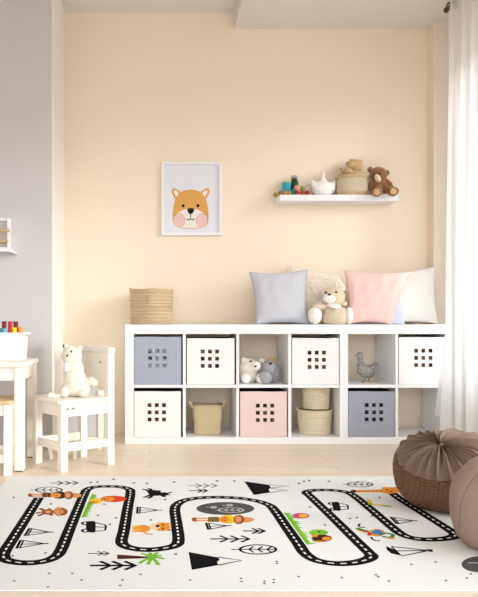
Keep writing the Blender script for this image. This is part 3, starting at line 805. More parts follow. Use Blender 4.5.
def rail(n, p, r_, z, h, w=.02):
    q = B(); dr = (r_-p).normalized()
    bar(q, p+dr*lw/2+Vector((0,0,z)), r_-dr*lw/2+Vector((0,0,z)), w, h, bev=.002); return obj(n, q, LM, t, smooth=False)
for p, r_ in ((a, b_), (b_, c_), (a, d_), (d_, c_)): rail('apron', p, r_, SZ-.054, .072)
for p, r_ in ((a, b_), (b_, c_), (a, d_)): rail('stretcher', p, r_, .125, .045)
rail('backrest_panel', d_, c_, .535, .175, .014)
q = B(); dr = (c_-d_).normalized(); p0, p1 = d_-dr*.025+Vector((0,0,.634)), c_+dr*.03+Vector((0,0,.634))
bar(q, p0, p1, .05, .036, bev=.012); obj('top_rail', q, LM, t)
for k, (s_x) in enumerate((.012, .052)):          # screw heads on the right apron
    q = B(); p = b_+Vector((s_x+.005, -lw/2-.0005 if s_x < .02 else -.011, SZ-.048))
    tube(q, [p+Vector((0,.004,0)), p+Vector((0,-.003,0))], .006, 12); obj('screw', q, M['screw'], t, label='brown screw head')
q = B(); p = d_.lerp(c_, .72)+Vector((0,0,.565)); tube(q, [p+Vector((0, .0, 0)), p+Vector((-.011, 0, 0))], .005, 12); obj('screw', q, M['screw'], t, label='brown screw head')
# plush cat on the chair
dpt = 3.74; o = Vector(((74-CX)*dpt/F, dpt, SZ)); sc = dpt/F
t = thing('plush_cat', o, 'cream plush cat sitting on the white child chair', 'plush toy'); L_ = rel(o, dpt)
part(t, 'body', M['fur_white'], [((L_(76, 0).x, 0, 9.0*sc), (14.5*sc, .062, 9.5*sc)), (L_(74.6, 381), (12*sc, .056, 14*sc)), (L_(74.2, 369), (9.6*sc, .045, 10*sc))], .003, 60)
part(t, 'head', M['fur_white'], [(L_(71.5, 356, -.01), (10.4*sc, .047, 10*sc), (0, .35, 0)), (L_(68.4, 358.5, -.03), (6*sc, .035, 5.6*sc))], .002, 60)
part(t, 'ear', M['fur_white'], [(L_(65.6, 346.8), (2.9*sc, .014, 3.4*sc), (0, -.3, 0))], .001)
part(t, 'ear', M['fur_white'], [(L_(79.6, 349.6), (2.7*sc, .014, 4.3*sc), (0, .25, 0))], .001)
part(t, 'ear_mark', M['black'], [(L_(63.7, 345.8, -.012), (.8*sc, .006, 1.6*sc))], 0, label='dark ear mark')
for p in ((71.2, 351.6, -.052), (67.4, 355.6, -.066)): part(t, 'eye', M['black'], [(L_(*p), 1.0*sc)], 0)
part(t, 'arm', M['fur_purewhite'], [(L_(66.6, 366.5, -.045), (2.9*sc, .02, 5.4*sc), (0, .1, 0))], .002)
part(t, 'foot', M['fur_white'], [((L_(65.5, 0).x, -.05, 5.2*sc), (5*sc, .035, 5.2*sc))], .002)
part(t, 'foot', M['fur_white'], [((L_(84, 0).x, -.045, 4.2*sc), (5.6*sc, .035, 4.2*sc))], .002)
q = B(); tube(q, crom([L_(82, 386), L_(87, 383, -.01), L_(92, 382, -.015), L_(97, 384.5, -.02)], 6), [.03]*7+[.027]*6+[.022]*4+[.015, .006], 14); obj('tail', q, M['fur_white'], t)
q = B(); tube(q, crom([Vector((L_(61, 0).x, -.06, .012)), Vector((L_(57, 0).x, -.075, .010)), Vector((L_(53, 0).x, -.07, .011))], 5), .009, 10); ell(q, (L_(51.8, 0).x, -.065, .0145), .0145, n=14); obj('paw', q, M['fur_purewhite'], t)
# stand behind the chair
dpt = 4.08; o = Vector(((76-CX)*dpt/F, dpt, 0))
t = thing('easel', o, 'white easel with a grey board standing behind the child chair', 'easel')
P_ = lambda px, py, dd=dpt: W(px, py, dd)-o
def post(px0, px1, y0, y1, m, name, dp=.03):
    q = B(); z0 = max(.0, P_(0, y1).z) if y1 < 452 else 0
    box(q, P_(px0, 0).x, P_(px1, 0).x, -dp/2, dp/2, z0, P_(0, y0).z, .003); return obj(name, q, m, t, smooth=False)
post(54.6, 62, 338.5, 440, M['chairwhite'], 'upright')
post(98, 103.5, 390, 440, M['chairwhite'], 'upright')
q = B(); box(q, P_(62, 0).x, P_(98, 0).x, -.006, .006, P_(0, 437).z, P_(0, 387).z); obj('board', q, M['greywall'], t, smooth=False, label='pale grey board')
q = B(); box(q, P_(62, 0).x, P_(98, 0).x, -.015, .015, P_(0, 443).z, P_(0, 437).z, .002); obj('ledge', q, M['chairwhite'], t, smooth=False)
zt = P_(0, 436).z
for (px, py, ux) in ((51.5, 459.5, 58), (75, 459, 76)):
    foot = FL(px, py)-o
    q = B(); bar(q, Vector((P_(ux, 0).x-(.06 if ux < 60 else 0), -.005, zt)), foot+Vector((0, 0, .006)), .022, .014, bev=.002)
    for v in q.verts: v.co.z = max(v.co.z, 0)
    obj('leg', q, M['chairwhite'], t, smooth=False)
for px in (57, 99):
    q = B(); bar(q, Vector((P_(px, 0).x, .0, zt+.02)), Vector((P_(px, 0).x, .06, .008)), .02, .014, bev=.002)
    for v in q.verts: v.co.z = max(v.co.z, 0)
    obj('leg', q, M['chairwhite'], t, smooth=False)
# table
TX1 = (24.3-CX)*3.56/F; TY0, TY1 = 3.545, 3.985; TZ = .578
t = thing('child_table', (TX1-.35, 3.85, 0), 'white wooden child table against the grey wall with a tray of pots on it', 'table')
tx = lambda x: x-(TX1-.35)
q = B(); box(q, -.45, .355, TY0-3.85, TY1-3.85, TZ-.028, TZ, .008); obj('tabletop', q, LM, t, smooth=False)
for (x, y) in ((.322, -.268), (.322, .098), (-.41, -.268), (-.41, .098)):
    lg = leg_bar(t, (x, y), TZ-.028, .05, LM, z0=.006)
    q = B(); box(q, x-.018, x+.018, y-.018, y+.018, 0, .006); obj('foot_pad', q, M['black'], lg, smooth=False, label='black foot pad')
for (x0, x1, y0, y1) in ((-.385, .297, -.283, -.258), (-.385, .297, .088, .113), (.312, .334, -.243, .073), (-.422, -.4, -.243, .073)):
    q = B(); box(q, x0, x1, y0, y1, TZ-.098, TZ-.028, .002); obj('apron', q, LM, t, smooth=False)
# tray on the table
bx1 = (24.2-CX)*3.74/F
t = thing('storage_tray', (bx1-.205, 3.80, TZ), 'white plastic tray of colourful pots on the child table', 'tray')
q = B(); hh = .142
def rr(w, dd, z): return [Vector((s*w, e_*dd, z)) for s, e_ in ((-1,-1), (1,-1), (1,1), (-1,1))]
rings = [rr(.198, .056, 0), rr(.205, .062, hh), rr(.218, .074, hh), rr(.218, .074, hh+.012), rr(.201, .058, hh+.012), rr(.192, .05, .006)]
vr = [[q.verts.new(p) for p in r] for r in rings]
for a0_, c0_ in zip(vr, vr[1:]):
    for k in range(4):
        j = (k+1) % 4; q.faces.new((a0_[k], a0_[j], c0_[j], c0_[k]))
q.faces.new(vr[0][::-1]); q.faces.new(vr[-1]); bmesh.ops.bevel(q, geom=q.edges[:], offset=.002, segments=2, affect='EDGES')
obj('body', q, M['plastic'], t, smooth=False)
q = B()
for k in (-1, 1): tube(q, crom([(k*.212, -.04, hh+.012), (k*.226, -.03, hh+.004), (k*.226, .03, hh+.004), (k*.212, .04, hh+.012)], 4), .004, 8)
obj('handle', q, M['plastic'], t)
def pot(px, wpx, ytop, y, m, label, taper):
    s_ = y/F; r = wpx*s_/2; z0 = TZ+.0065; z1 = CZ-(ytop-CY)*s_
    t = thing('pot', ((px-CX)*s_, y, z0), label, 'pot', 'pots in the white tray')
    h = z1-z0; rb = r*(.74 if taper else .98)
    q = B(); lathe(q, [(0, 0), (rb*.9, 0), (rb, .006), (r*.98, h-.004), (r*.95, h), (r*.82, h), (r*.78, h-.02), (0, h-.02)], 28); obj('body', q, m, t)
    q = B(); tube(q, [(r*.93*math.cos(a), r*.93*math.sin(a), h-.001) for a in [2*PI*k/28 for k in range(28)]], .0022, 6, closed=True); obj('rim', q, m, t)
for args in ((4.2, 4.6, 321.4, 3.83, M['dred'], 'dark red pot in the back row, left of the bright red one', True),
             (10.3, 4.6, 321.6, 3.83, M['red'], 'bright red pot in the back row, between two dark red pots', True),
             (15.8, 4.8, 321.6, 3.83, M['dred'], 'dark red pot in the back row, right of the bright red one', True),
             (-.6, 4.6, 328.2, 3.772, M['tealdark'], 'dark teal pot in the front row at the photo edge', False),
             (4.7, 4.6, 328.2, 3.772, M['ltteal'], 'light teal pot in the front row beside the red one', False),
             (9.6, 3.6, 328.6, 3.772, M['red'], 'red pot in the front row between teal and yellow', False),
             (14.4, 5.0, 327.6, 3.772, M['yellow'], 'yellow pot in the front row', False),
             (20.4, 4.6, 327.4, 3.772, M['orange'], 'orange pot at the end of the front row', False)): 
    pot(*args)
# stool at the left edge
sO = Vector(((8-CX)*3.49/F, 3.49, 0))
t = thing('child_stool', sO, 'white child stool with a tan wooden seat, cut by the left edge of the photo', 'stool')
STZ = .385
rzs = .45
R3 = Matrix.Rotation(rzs, 3, 'Z')
pts = [Vector((0, 0, 0)), R3 @ Vector((-.27, -.0, 0)), R3 @ Vector((-.27, .25, 0)), R3 @ Vector((0, .25, 0))]
pts = [Vector((0,0,0)), Vector((-.26, -.03, 0)), Vector((-.28, .22, 0)), Vector((-.03, .25, 0))]
for p in pts: leg_bar(t, p, STZ-.02, .042, LM, rz=.12)
q = B(); prism(q, [pts[1]+Vector((-.03,-.03,STZ-.02)), pts[0]+Vector((.008,-.03,STZ-.02)), pts[0]+Vector((.032,-.01,STZ-.02)), pts[0]+Vector((.032,.008,STZ-.02)), pts[0]+Vector((.006,.05,STZ-.02)), pts[3]+Vector((.022,.03,STZ-.02)), pts[2]+Vector((-.03,.03,STZ-.02))], (0,0,.02))
bmesh.ops.bevel(q, geom=q.edges[:], offset=.005, segments=2, affect='EDGES'); obj('seat', q, M['tan'], t, smooth=False, label='tan wooden seat')
for i, j in ((0,1), (1,2), (2,3), (3,0)):
    dr = (pts[j]-pts[i]).normalized()
    q = B(); bar(q, pts[i]+dr*.02+Vector((0,0,STZ-.05)), pts[j]-dr*.02+Vector((0,0,STZ-.05)), .02, .058, bev=.002); obj('apron', q, LM, t, smooth=False)
    q = B(); bar(q, pts[i]+dr*.02+Vector((0,0,.085)), pts[j]-dr*.02+Vector((0,0,.085)), .02, .045, bev=.002); obj('stretcher', q, LM, t, smooth=False)
# rack on the grey wall
dpt = 4.15; o = Vector(((-6-CX)*PILY/F, PILY, CZ-(252-CY)*PILY/F))
t = thing('wall_rack', o, 'small white wall rack with two wooden rails on the grey wall', 'wall rack')
def rp(px, py, dd): return W(px, py, dd)-o
x0 = rp(-22, 0, PILY).x; z0, z1 = rp(0, 249, dpt).z, rp(0, 218, dpt).z
for (xa, xb) in ((rp(7.6, 0, dpt).x, rp(10.4, 0, dpt).x), (x0, x0+.018)):
    q = B(); box(q, xa, xb, -.045, -.0, z0, z1, .0015); obj('side_post', q, M['white'], t, smooth=False)
q = B(); box(q, x0+.018, rp(7.6, 0, dpt).x, -.03, 0, z1-.018, z1, .0015); obj('top_rail', q, M['white'], t, smooth=False)
bk = mat('sketched_paper', (214, 208, 202), .9, 0, 30, var=.12)
q = B(); box(q, x0+.018, rp(7.6, 0, dpt).x, -.008, 0, z0, z1-.018); obj('back_panel', q, bk, t, smooth=False)
for py in (231, 241.6):
    q = B(); z = rp(0, py, dpt).z; tube(q, [(x0, -.05, z), (rp(10.3 if py < 235 else 9.0, 0, dpt).x, -.05, z)], .007, 12)
    rl = obj('rail', q, M['tan'], t, label='pale wood rail')
    if py < 235:
        q = B(); xe = rp(10.3, 0, dpt).x; tube(q, [(xe, -.05, z), (xe+.012, -.05, z)], .009, 12); obj('cap', q, M['white'], rl, label='white end cap')
q = B()
prof = [rp(0, 248, dpt).z, rp(0, 252, dpt).z]
pp = [(x0, prof[0]), (rp(11, 0, dpt).x, prof[0]), (rp(17.4, 0, dpt).x, rp(0, 253.2, dpt).z), (rp(16.6, 0, dpt).x, rp(0, 254.4, dpt).z), (rp(10.5, 0, dpt).x, prof[1]), (x0, prof[1])]
prism(q, [(x, -.07, z) for x, z in pp], (0, .07, 0)); obj('ledge', q, M['white'], t, smooth=False)

# ------------------------------------------------------------------ rug with printed town
RT = .005
RY1 = FL(0, 476.2, RT).y; RY0 = FL(0, 590, RT).y; RX0 = FL(9.5, 476.2, RT).x; RX1 = 1.56
rug_cols = [('rug_white', (236, 239, 239)), ('rug_black', (20, 20, 22)), ('rug_dash', (238, 238, 232)), ('rug_grey', (86, 84, 84)), ('rug_orange', (232, 150, 56)),
            ('rug_brown', (150, 86, 48)), ('rug_green', (126, 190, 56)), ('rug_red', (216, 66, 34)), ('rug_yellow', (238, 200, 40)), ('rug_pink', (214, 76, 122)),
            ('rug_blue', (70, 128, 190)), ('rug_dbrown', (74, 40, 30)), ('rug_peach', (222, 150, 96)), ('rug_dot', (110, 108, 108)), ('rug_cream', (242, 214, 170)), ('rug_dgreen', (52, 140, 66))]
rmats = [mat(n_, c_, .95, .25 if i == 0 else .15, 500, var=.03, spec=.05) for i, (n_, c_) in enumerate(rug_cols)]
RI = {n_[4:]: i for i, (n_, c_) in enumerate(rug_cols)}
q = B(); box(q, RX0, RX1, RY0, RY1, .0005, RT, .0015)
RZ0 = RT+.0002; STEP = .00012
def rin(p): return Vector((min(max(p.x, RX0+.003), RX1-.003), min(max(p.y, RY0+.003), RY1-.003), p.z))
CNT = [0]
def rface(pts, col, L):
    z = RZ0+STEP*(L+.2*(CNT[0] % 5))
    vs_ = [q.verts.new((p.x, p.y, z)) for p in pts]
    f = q.faces.new(vs_); f.normal_update(); f.material_index = RI[col]
    if f.normal.z < 0: f.normal_flip()
def poly(px, col, L=1):
    CNT[0] += 1; rface([FL(a, c, RT) for a, c in px], col, L)
def el(c, r, col, L=1, n=24, rot=0):
    cr, sr = math.cos(rot), math.sin(rot)
    poly([(c[0]+r[0]*math.cos(a)*cr-r[1]*math.sin(a)*sr, c[1]+r[0]*math.cos(a)*sr+r[1]*math.sin(a)*cr) for a in [2*PI*k/n for k in range(n)]], col, L)
def stroke3(P, w, col, L=1, closed=False):
    CNT[0] += 1
    if w < .0095 and col == 'black': w *= 1.65
    n = len(P); left = []; right = []
    for i, p in enumerate(P):
        if closed: tt = P[(i+1) % n]-P[i-1]
        else: tt = P[min(i+1, n-1)]-P[max(i-1, 0)]
        tt.z = 0; tt.normalize(); s = Vector((-tt.y, tt.x, 0))*(w/2)
        left.append(p+s); right.append(p-s)
    for i in range(n if closed else n-1):
        j = (i+1) % n
        rface([left[i], left[j], right[j], right[i]], col, L)
def stroke(px, w, col='black', L=1, closed=False, smooth=0):
    P = [FL(a, c, RT) for a, c in px]
    if smooth: P = crom(P, smooth, closed)
    stroke3(P, w, col, L, closed)
def elo(c, r, w, col='black', L=1, n=28): stroke([(c[0]+r[0]*math.cos(2*PI*k/n), c[1]+r[1]*math.sin(2*PI*k/n)) for k in range(n)], w, col, L, True)
# road
road = [(39, 497.6), (28, 515), (14, 537), (5, 551), (3.5, 557), (9, 561), (25, 563), (43, 561.5), (55, 557), (61, 550), (68, 533), (77, 511), (84.5, 493.5), (88, 489), (95, 487), (108, 486.4),
        (121, 487), (128.5, 489), (130.5, 492.5), (127.5, 509), (124, 530), (121.5, 541), (125, 546), (136, 549), (150, 549.8), (164, 548.4), (175, 545.5), (178.5, 540), (176.7, 524), (174.8, 510), (177.5, 504), (186, 500), (200, 497.9),
        (216, 497.3), (236, 498), (254, 500.4), (267, 504.2), (274, 509.5), (286, 526.5), (299, 545), (305, 553.5), (316, 560.3), (334, 563.5), (352, 563), (366, 560), (371.5, 556), (367, 551), (352, 536.5), (330, 515), (311, 497), (306.5, 493),
        (310, 490.8), (322, 490), (336, 490.6), (347, 492.4), (355, 496.5), (373, 511), (393, 528), (403, 535), (415, 538.6), (430, 539.6), (446, 538.6), (455, 536), (453, 532.5), (440, 524), (420, 511.5), (400, 499), (392, 493)]
P = crom([FL(a, c, RT) for a, c in road], 6)
stroke3(P, .046, 'black', 1)
acc = 0.0; seg = []
step_on, step_off = .021, .020
# dashes by arc length
cum = [0]
for a0_, c0_ in zip(P, P[1:]): cum.append(cum[-1]+(c0_-a0_).length)
def at(s):
    import bisect
    i = min(max(bisect.bisect_right(cum, s)-1, 0), len(P)-2)
    k = (s-cum[i])/max(1e-9, cum[i+1]-cum[i]); return P[i].lerp(P[i+1], k)
s = .015
while s < cum[-1]-.02:
    stroke3([at(s), at(s+step_on*.5), at(s+step_on)], .0072, 'dash', 2.9); s += step_on+step_off
def tent(p0, p1, ap, k=.35):
    stroke([p0, p1], .006); stroke([p1, ap], .0045); stroke([p0, ap], .0045)
    m0 = (p0[0]+(ap[0]-p0[0])*.12, p0[1]+(ap[1]-p0[1])*.12); m1 = (p1[0]+(ap[0]-p1[0])*.12, p1[1]+(ap[1]-p1[1])*.12)
    stroke([m0, m1], .004); mid = ((p0[0]*.5+p1[0]*.5), (p0[1]*.5+p1[1]*.5)); stroke([(mid[0]+(ap[0]-mid[0])*.12, mid[1]), ap], .004)
    e_ = (ap[0]+(ap[0]-mid[0])*.18, ap[1]); stroke([ap, e_], .006)
tent((24.6, 535.9), (29.6, 528.3), (49.5, 532.2)); tent((16.6, 548.4), (20.6, 540.2), (44, 543.6))
tent((137.2, 513.6), (137.6, 507), (158.5, 510.2)); tent((208.5, 529.6), (206, 523), (228, 525.8)); tent((397, 524), (390.5, 517), (414, 520.8))
def arrows(x0, x1, y, n, hpx, w, col='black', L=1):
    stroke([(x0, y), (x1, y)], w, col, L)
    for k in range(n):
        xe = x1-(x1-x0)*.27*k
        stroke([(xe-hpx*2.6, y-hpx), (xe, y), (xe-hpx*2.6, y+hpx)], w, col, L)
arrows(49.7, 78, 483.1, 3, 1.9, .006); arrows(88, 109, 553.6, 2, 2.2, .004); arrows(90, 135.5, 565.6, 3, 4.2, .009)
arrows(188, 217, 485.8, 3, 2.2, .004); arrows(189, 207.5, 490.8, 2, 1.8, .007); arrows(243, 265, 531, 2, 2.7, .007); arrows(210, 249.5, 539, 3, 3.2, .007)
def leafoval(c, r, stem, col='black', w=.005, L=1):
    elo(c, r, w, col, L); stroke([(stem, c[1]), (c[0]+r[0]*.9, c[1])], w*.8, col, L)
    for k in range(3):
        xe = c[0]-r[0]*.5+r[0]*.5*k; stroke([(xe+r[0]*.25, c[1]-r[1]*.62), (xe, c[1]), (xe+r[0]*.25, c[1]+r[1]*.62)], w*.8, col, L)
leafoval((49, 490), (13, 2.9), 30); leafoval((258, 549.5), (18, 4.6), 231, w=.006); leafoval((360, 484.4), (12.5, 2.6), 342)
# mountains
def mountain(pts, apex): 
    poly(pts, 'black'); 
    for a0_ in apex: stroke(a0_, .005)
mountain([(244.3, 481.4), (253.8, 495), (270.5, 492.6), (268.5, 489.5), (271.2, 488), (268.8, 484.9)], [[(268.8, 484.9), (289, 486.2), (271, 488)], [(270.5, 492.6), (287.5, 490.3), (271, 488.6)]])
mountain([(188.5, 552), (191.8, 570), (218.5, 565.2), (217, 562), (219.8, 560), (218, 557.5)], [[(218, 557.2), (241.6, 560.5), (218.5, 565.2)]])
# grey pond
el((225.3, 508.6), (29, 6.4), 'grey', 1, 36)
arrows(206, 217, 507.3, 2, 1.2, .004, 'dash', 2); arrows(222, 233, 505.3, 2, 1.2, .004, 'dash', 2); leafoval((231, 510.2), (12.5, 2.5), 215, 'dash', .004, 2)
el((481, 564.4), (19.5, 8.2), 'grey', 1, 36); arrows(468, 492, 563, 2, 1.6, .004, 'dash', 2)
# scouts lying
def scout(x, y, k, hair):
    def e_(dx, dy, rx, ry, c, L): el((x+dx*k, y+dy*k), (rx*k, ry*k), c, L)
    e_(-28, 0, 2.4, 2.0, 'brown', 1); e_(-25.6, -1, 1.6, .8, 'brown', 1); e_(-25.6, 1.4, 1.6, .8, 'brown', 1)
    poly([(x-26*k, y-1.4*k), (x-12*k, y-1.7*k), (x-12*k, y-.3*k), (x-26*k, y-.3*k)], 'peach', 2); poly([(x-26*k, y+.5*k), (x-12*k, y+.5*k), (x-12*k, y+1.8*k), (x-26*k, y+1.6*k)], 'peach', 2)
    poly([(x-14*k, y-2.2*k), (x-3*k, y-2.6*k), (x-3*k, y+2.6*k), (x-14*k, y+2.3*k)], 'brown', 3)
    for j in (-11.5, -7): poly([(x+j*k, y-2.4*k), (x+(j+1.6)*k, y-2.4*k), (x+(j+1.6)*k, y+2.5*k), (x+j*k, y+2.5*k)], 'dgreen' if hair == 'yellow' else 'dbrown', 4)
    e_(6, 0, 8.8, 4.2, hair, 4); e_(2.5, .2, 5.8, 2.9, 'orange', 5)
    e_(3.2, -1.1, .7, .5, 'dbrown', 6); e_(3.2, 1.3, .7, .5, 'dbrown', 6); e_(.4, .2, .5, 1.0, 'red', 6)
    e_(24, .4, 8, 2.7, 'peach', 5); e_(17, .2, 5.4, 4.6, 'brown', 6); e_(16.2, .2, 3.2, 3.4, 'peach', 7)
scout(222, 519.5, 1.0, 'yellow'); scout(54, 495.2, .86, 'dbrown')
# monkey
for pts in ([(36, 513.5), (41, 512.3), (46, 511.8)], [(38, 516), (42, 514.4), (47, 512.4)], [(40, 508.4), (44, 510.4), (49, 511.4)], [(50, 508.6), (48, 511), (52, 515.6)]):
    stroke(pts, .017, 'brown', 1, smooth=4)
el((48, 512), (6, 2.7), 'brown', 2); el((60.5, 511.8), (7.2, 4.0), 'brown', 3); el((58.5, 508.4), (2.2, 1.2), 'peach', 4); el((58.5, 515.2), (2.2, 1.2), 'peach', 4)
el((59, 511.8), (4.8, 2.7), 'peach', 5); el((60, 510.8), (.6, .4), 'dbrown', 6); el((60, 512.8), (.6, .4), 'dbrown', 6); el((48, 512), (3, 1.5), 'peach', 4)
# grass strips
def grass(a0_, a1_, n, ln, sd):
    rnd = random.Random(sd)
    for k in range(n):
        u0, u1 = k/n, (k+1.4)/n
        x0, y0 = a0_[0]+(a1_[0]-a0_[0])*u0, a0_[1]+(a1_[1]-a0_[1])*u0
        x1, y1 = a0_[0]+(a1_[0]-a0_[0])*u1, a0_[1]+(a1_[1]-a0_[1])*u1
        l = ln*(.55+.6*rnd.random()); poly([(x0, y0), (x1, y1), ((x0+x1)/2+l, (y0+y1)/2-.8+1.2*rnd.random())], 'green', 2+k % 3)
    poly([a0_, (a0_[0]+ln*.55, a0_[1]+1), (a1_[0]+ln*.5, a1_[1]), a1_], 'green', 1)
grass((92, 494), (81.5, 517), 15, 8, 3); grass((283.5, 512.5), (306, 544), 16, 9.5, 5)
# red maned lion
el((113.5, 499), (13, 3.2), 'red', 3); el((96, 501.2), (6.4, 2.6), 'yellow', 4)
for k in range(4): stroke([(94+k*2.3, 501), (90.5+k*2.6, 503.4)], .012, 'orange', 4)
el((108.5, 499.2), (6, 2.3), 'orange', 5); el((107.5, 498.3), (.8, .4), 'dbrown', 6); el((107.5, 500), (.8, .4), 'dbrown', 6); el((104.6, 499.2), (.9, .7), 'dbrown', 6); el((104.5, 504.2), (2.2, .5), 'red', 3)
# cars
def car(x, y, k, sk=0.0):
    def pt(a, c): return (x+(a+sk*c)*k, y+c*k)
    poly([pt(-7, -5.5), pt(1, -6), pt(2.6, -4.6), pt(2.6, 4.6), pt(1, 5.8), pt(-7, 5)], 'black', 2)
    stroke([pt(2.6, -4.2), pt(12, -2.2), pt(13, 0), pt(12, 3.4), pt(2.6, 4.4)], .005, 'black', 2); stroke([pt(2.6, 0), pt(13, .4)], .005, 'black', 2)
    for w_ in (-3.6, 3.8): elo(pt(-7.6, w_), (3.2*k, 1.4*k), .006, 'black', 3, 18); el(pt(-7.6, w_), (1.8*k, .8*k), 'white', 2, 14)
    el(pt(-9.6, 4.8), (1.2*k, .7*k), 'black', 2)
car(93, 527, 1.0); car(338, 506.5, .78, .25)
# black hare
el((155, 493), (7.2, 2.8), 'black', 2, rot=.1); el((164, 494.2), (4, 1.8), 'black', 2)
for pts in ([(151, 492), (146, 490), (142.3, 489.3)], [(151, 494.5), (147, 496.4), (143.5, 497.6)], [(153, 495), (150, 497.6), (147.5, 498.4)], [(165, 494), (169, 493), (172, 492.4)], [(166, 495), (170, 494.8)], [(157, 492), (160, 490.4)], [(161, 495.2), (165, 497)], [(148, 492), (151, 489.3), (147, 488.8)]):
    stroke(pts, .016, 'black', 3, smooth=3)
# orange lion
el((142, 528.6), (8.2, 3.6), 'orange', 2)
for k in range(4): stroke([(141, 526+k*1.7), (131.6, 526.3+k*1.9)], .013, 'orange' if k % 2 else 'yellow', 3)
stroke([(144, 532), (148, 534.4), (152.5, 534.2)], .01, 'orange', 2, smooth=3)
el((162, 527), (8.6, 4.3), 'orange', 4); stroke([(166, 523.6), (171, 523.4)], .016, 'orange', 4); stroke([(167, 530.2), (171, 530)], .016, 'brown', 4)
el((154.8, 526.8), (5.2, 3.2), 'cream', 5); el((157.6, 526.2), (2.2, 1.3), 'dbrown', 6); el((163, 525.2), (1.4, .7), 'dbrown', 5); el((163, 528.6), (1.4, .7), 'dbrown', 5)
# palm
poly([(117, 554.6), (117.4, 559.2), (133, 558.8), (148, 558.2), (148, 556.8), (132, 555.6)], 'dbrown', 1)
for (a, c) in ((158, 552.6), (164.5, 559), (158.6, 565), (148, 564.6), (139, 563.4), (141, 553.6), (149.5, 552.8), (162, 555.6)):
    mx2, my2 = (152+a)/2, (558+c)/2-.8
    stroke([(151.5, 558), (mx2, my2), (a, c)], .013, 'green', 2, smooth=3)
el((151.5, 558), (3.2, 1.7), 'green', 3)
# flower, turtle
for k in range(14):
    a = 2*PI*k/14; el((300.8+6.6*math.cos(a), 515.9+1.9*math.sin(a)), (2.3, .9), 'pink', 2, 10)
el((300.8, 515.9), (4.6, 1.5), 'pink', 3); el((303, 515.9), (4.4, 1.5), 'yellow', 4)
el((318.5, 532.6), (9.6, 3.1), 'green', 2); el((319, 532), (1.5, .7), 'dbrown', 3); el((322, 538.4), (10, 3.6), 'dbrown', 3); el((314.5, 536), (3.6, 1.3), 'orange', 4); el((326.5, 538.8), (4.6, 1.9), 'orange', 4); el((319.5, 541.6), (4, 1), 'orange', 4)
for k in ((313.5, 541.5), (311, 538)): stroke([(316, 539), k], .014, 'green', 2)
# giraffe, snake
poly([(353, 490.4), (382, 489.6), (382, 492.2), (353, 492.6)], 'orange', 2); el((353.5, 491.4), (3, 1.5), 'dbrown', 3); el((390, 490.6), (9, 3.3), 'orange', 3); el((384.5, 488), (2.2, 1), 'orange', 3); el((397, 489.5), (6, 2.8), 'peach', 2)
for k in range(6): el((360+k*4.2, 491+.5*(k % 2)), (.9, .5), 'brown', 4)
for p in ((387, 490), (391, 491.6)): el(p, (.9, .6), 'dbrown', 5)
stroke([(368.5, 499.5), (370, 503), (374, 504.8), (380, 505), (386, 506), (391.5, 506.8)], .017, 'yellow', 2, smooth=4); stroke([(383, 505.6), (391.5, 506.8)], .022, 'green', 3); el((370, 504), (2.2, .9), 'green', 3)
# parrot
stroke([(356.5, 528), (362, 530), (369, 531.6)], .02, 'dgreen', 2, smooth=3); stroke([(357.5, 529.6), (364, 531.8), (369, 532.4)], .012, 'red', 3, smooth=3)
el((376.5, 532.8), (8.4, 3.6), 'orange', 2); el((369.5, 534.3), (2.4, 1.6), 'red', 3); el((377, 532.2), (5.8, 2.2), 'blue', 4); el((372, 530.4), (1.8, .8), 'yellow', 5)
stroke([(379, 535.6), (385, 533.4), (391, 534), (393, 536), (389, 537.6), (382, 536.4)], .014, 'dgreen', 3, smooth=4); el((391.5, 538.2), (3.6, 1), 'orange', 4)
for pts in ([(360, 523.8), (358.5, 526), (361.5, 527.6), (365, 527)], [(371, 537), (373, 539.6), (377, 540.8), (379.5, 540.4)]): stroke(pts, .005, 'black', 2, smooth=4)
# boat
poly([(386, 546.2), (386.8, 550), (391.5, 553.6), (402.5, 556), (396, 550.5)], 'black', 2)
stroke([(392, 547.2), (402, 556), (427, 551)], .005, 'black', 2); stroke([(391, 546.6), (427, 550.4)], .005, 'black', 2); stroke([(397, 551), (427, 550.7)], .005, 'black', 2); poly([(426, 549), (432.5, 549.6), (433, 552), (428.5, 551.8)], 'black', 2)
# yellow star at the edge of the rug's right motifs
for k in range(9):
    a = 2*PI*k/9; poly([(476+2*math.cos(a+.5), 546.5+.8*math.sin(a+.5)), (476+9*math.cos(a), 546.5+3*math.sin(a)), (476+2*math.cos(a-.5), 546.5+.8*math.sin(a-.5))], 'yellow', 2)
for p in ((13.5, 497.5), (51, 504), (45.5, 553), (14.3, 581), (48, 587), (81.5, 580), (72.3, 573.5), (49, 573.5), (12.4, 556), (98, 515.5), (116, 518), (110, 524.5), (97.5, 482), (91, 482.5), (134, 483), (174, 482), (147, 483.5),
          (151, 520), (175.6, 554.4), (140.7, 574.5), (122.5, 580), (120, 585.4), (113.5, 477.8+1.5), (176, 554), (190, 580), (241, 578.5), (241.5, 581.5), (264.5, 581.5), (273.8, 579.6), (276.6, 561.5), (217, 481), (234.5, 481), (277, 563.6), (298.5, 576.6), (264.4, 583.8), (273.7, 582.6),
          (341.5, 577.7), (378.3, 576.7), (325.8, 536), (310, 507), (325, 525), (350, 518.6), (357, 517.6), (379.6, 497.6), (376, 574.8), (389, 581), (411.3, 564.5), (435.5, 562), (446, 580.5), (467, 578), (471, 574), (309, 480.5), (304, 481.5), (329, 481.5), (358, 482), (165, 499.6), (299, 483.5), (372, 516)):
    el(p, (1.5, .75), 'dot', 1, 8)
rug = obj('rug', q, rmats, smooth=False, recalc=False)
tag(rug, 'off-white play rug printed with a winding black road and animals', 'rug')

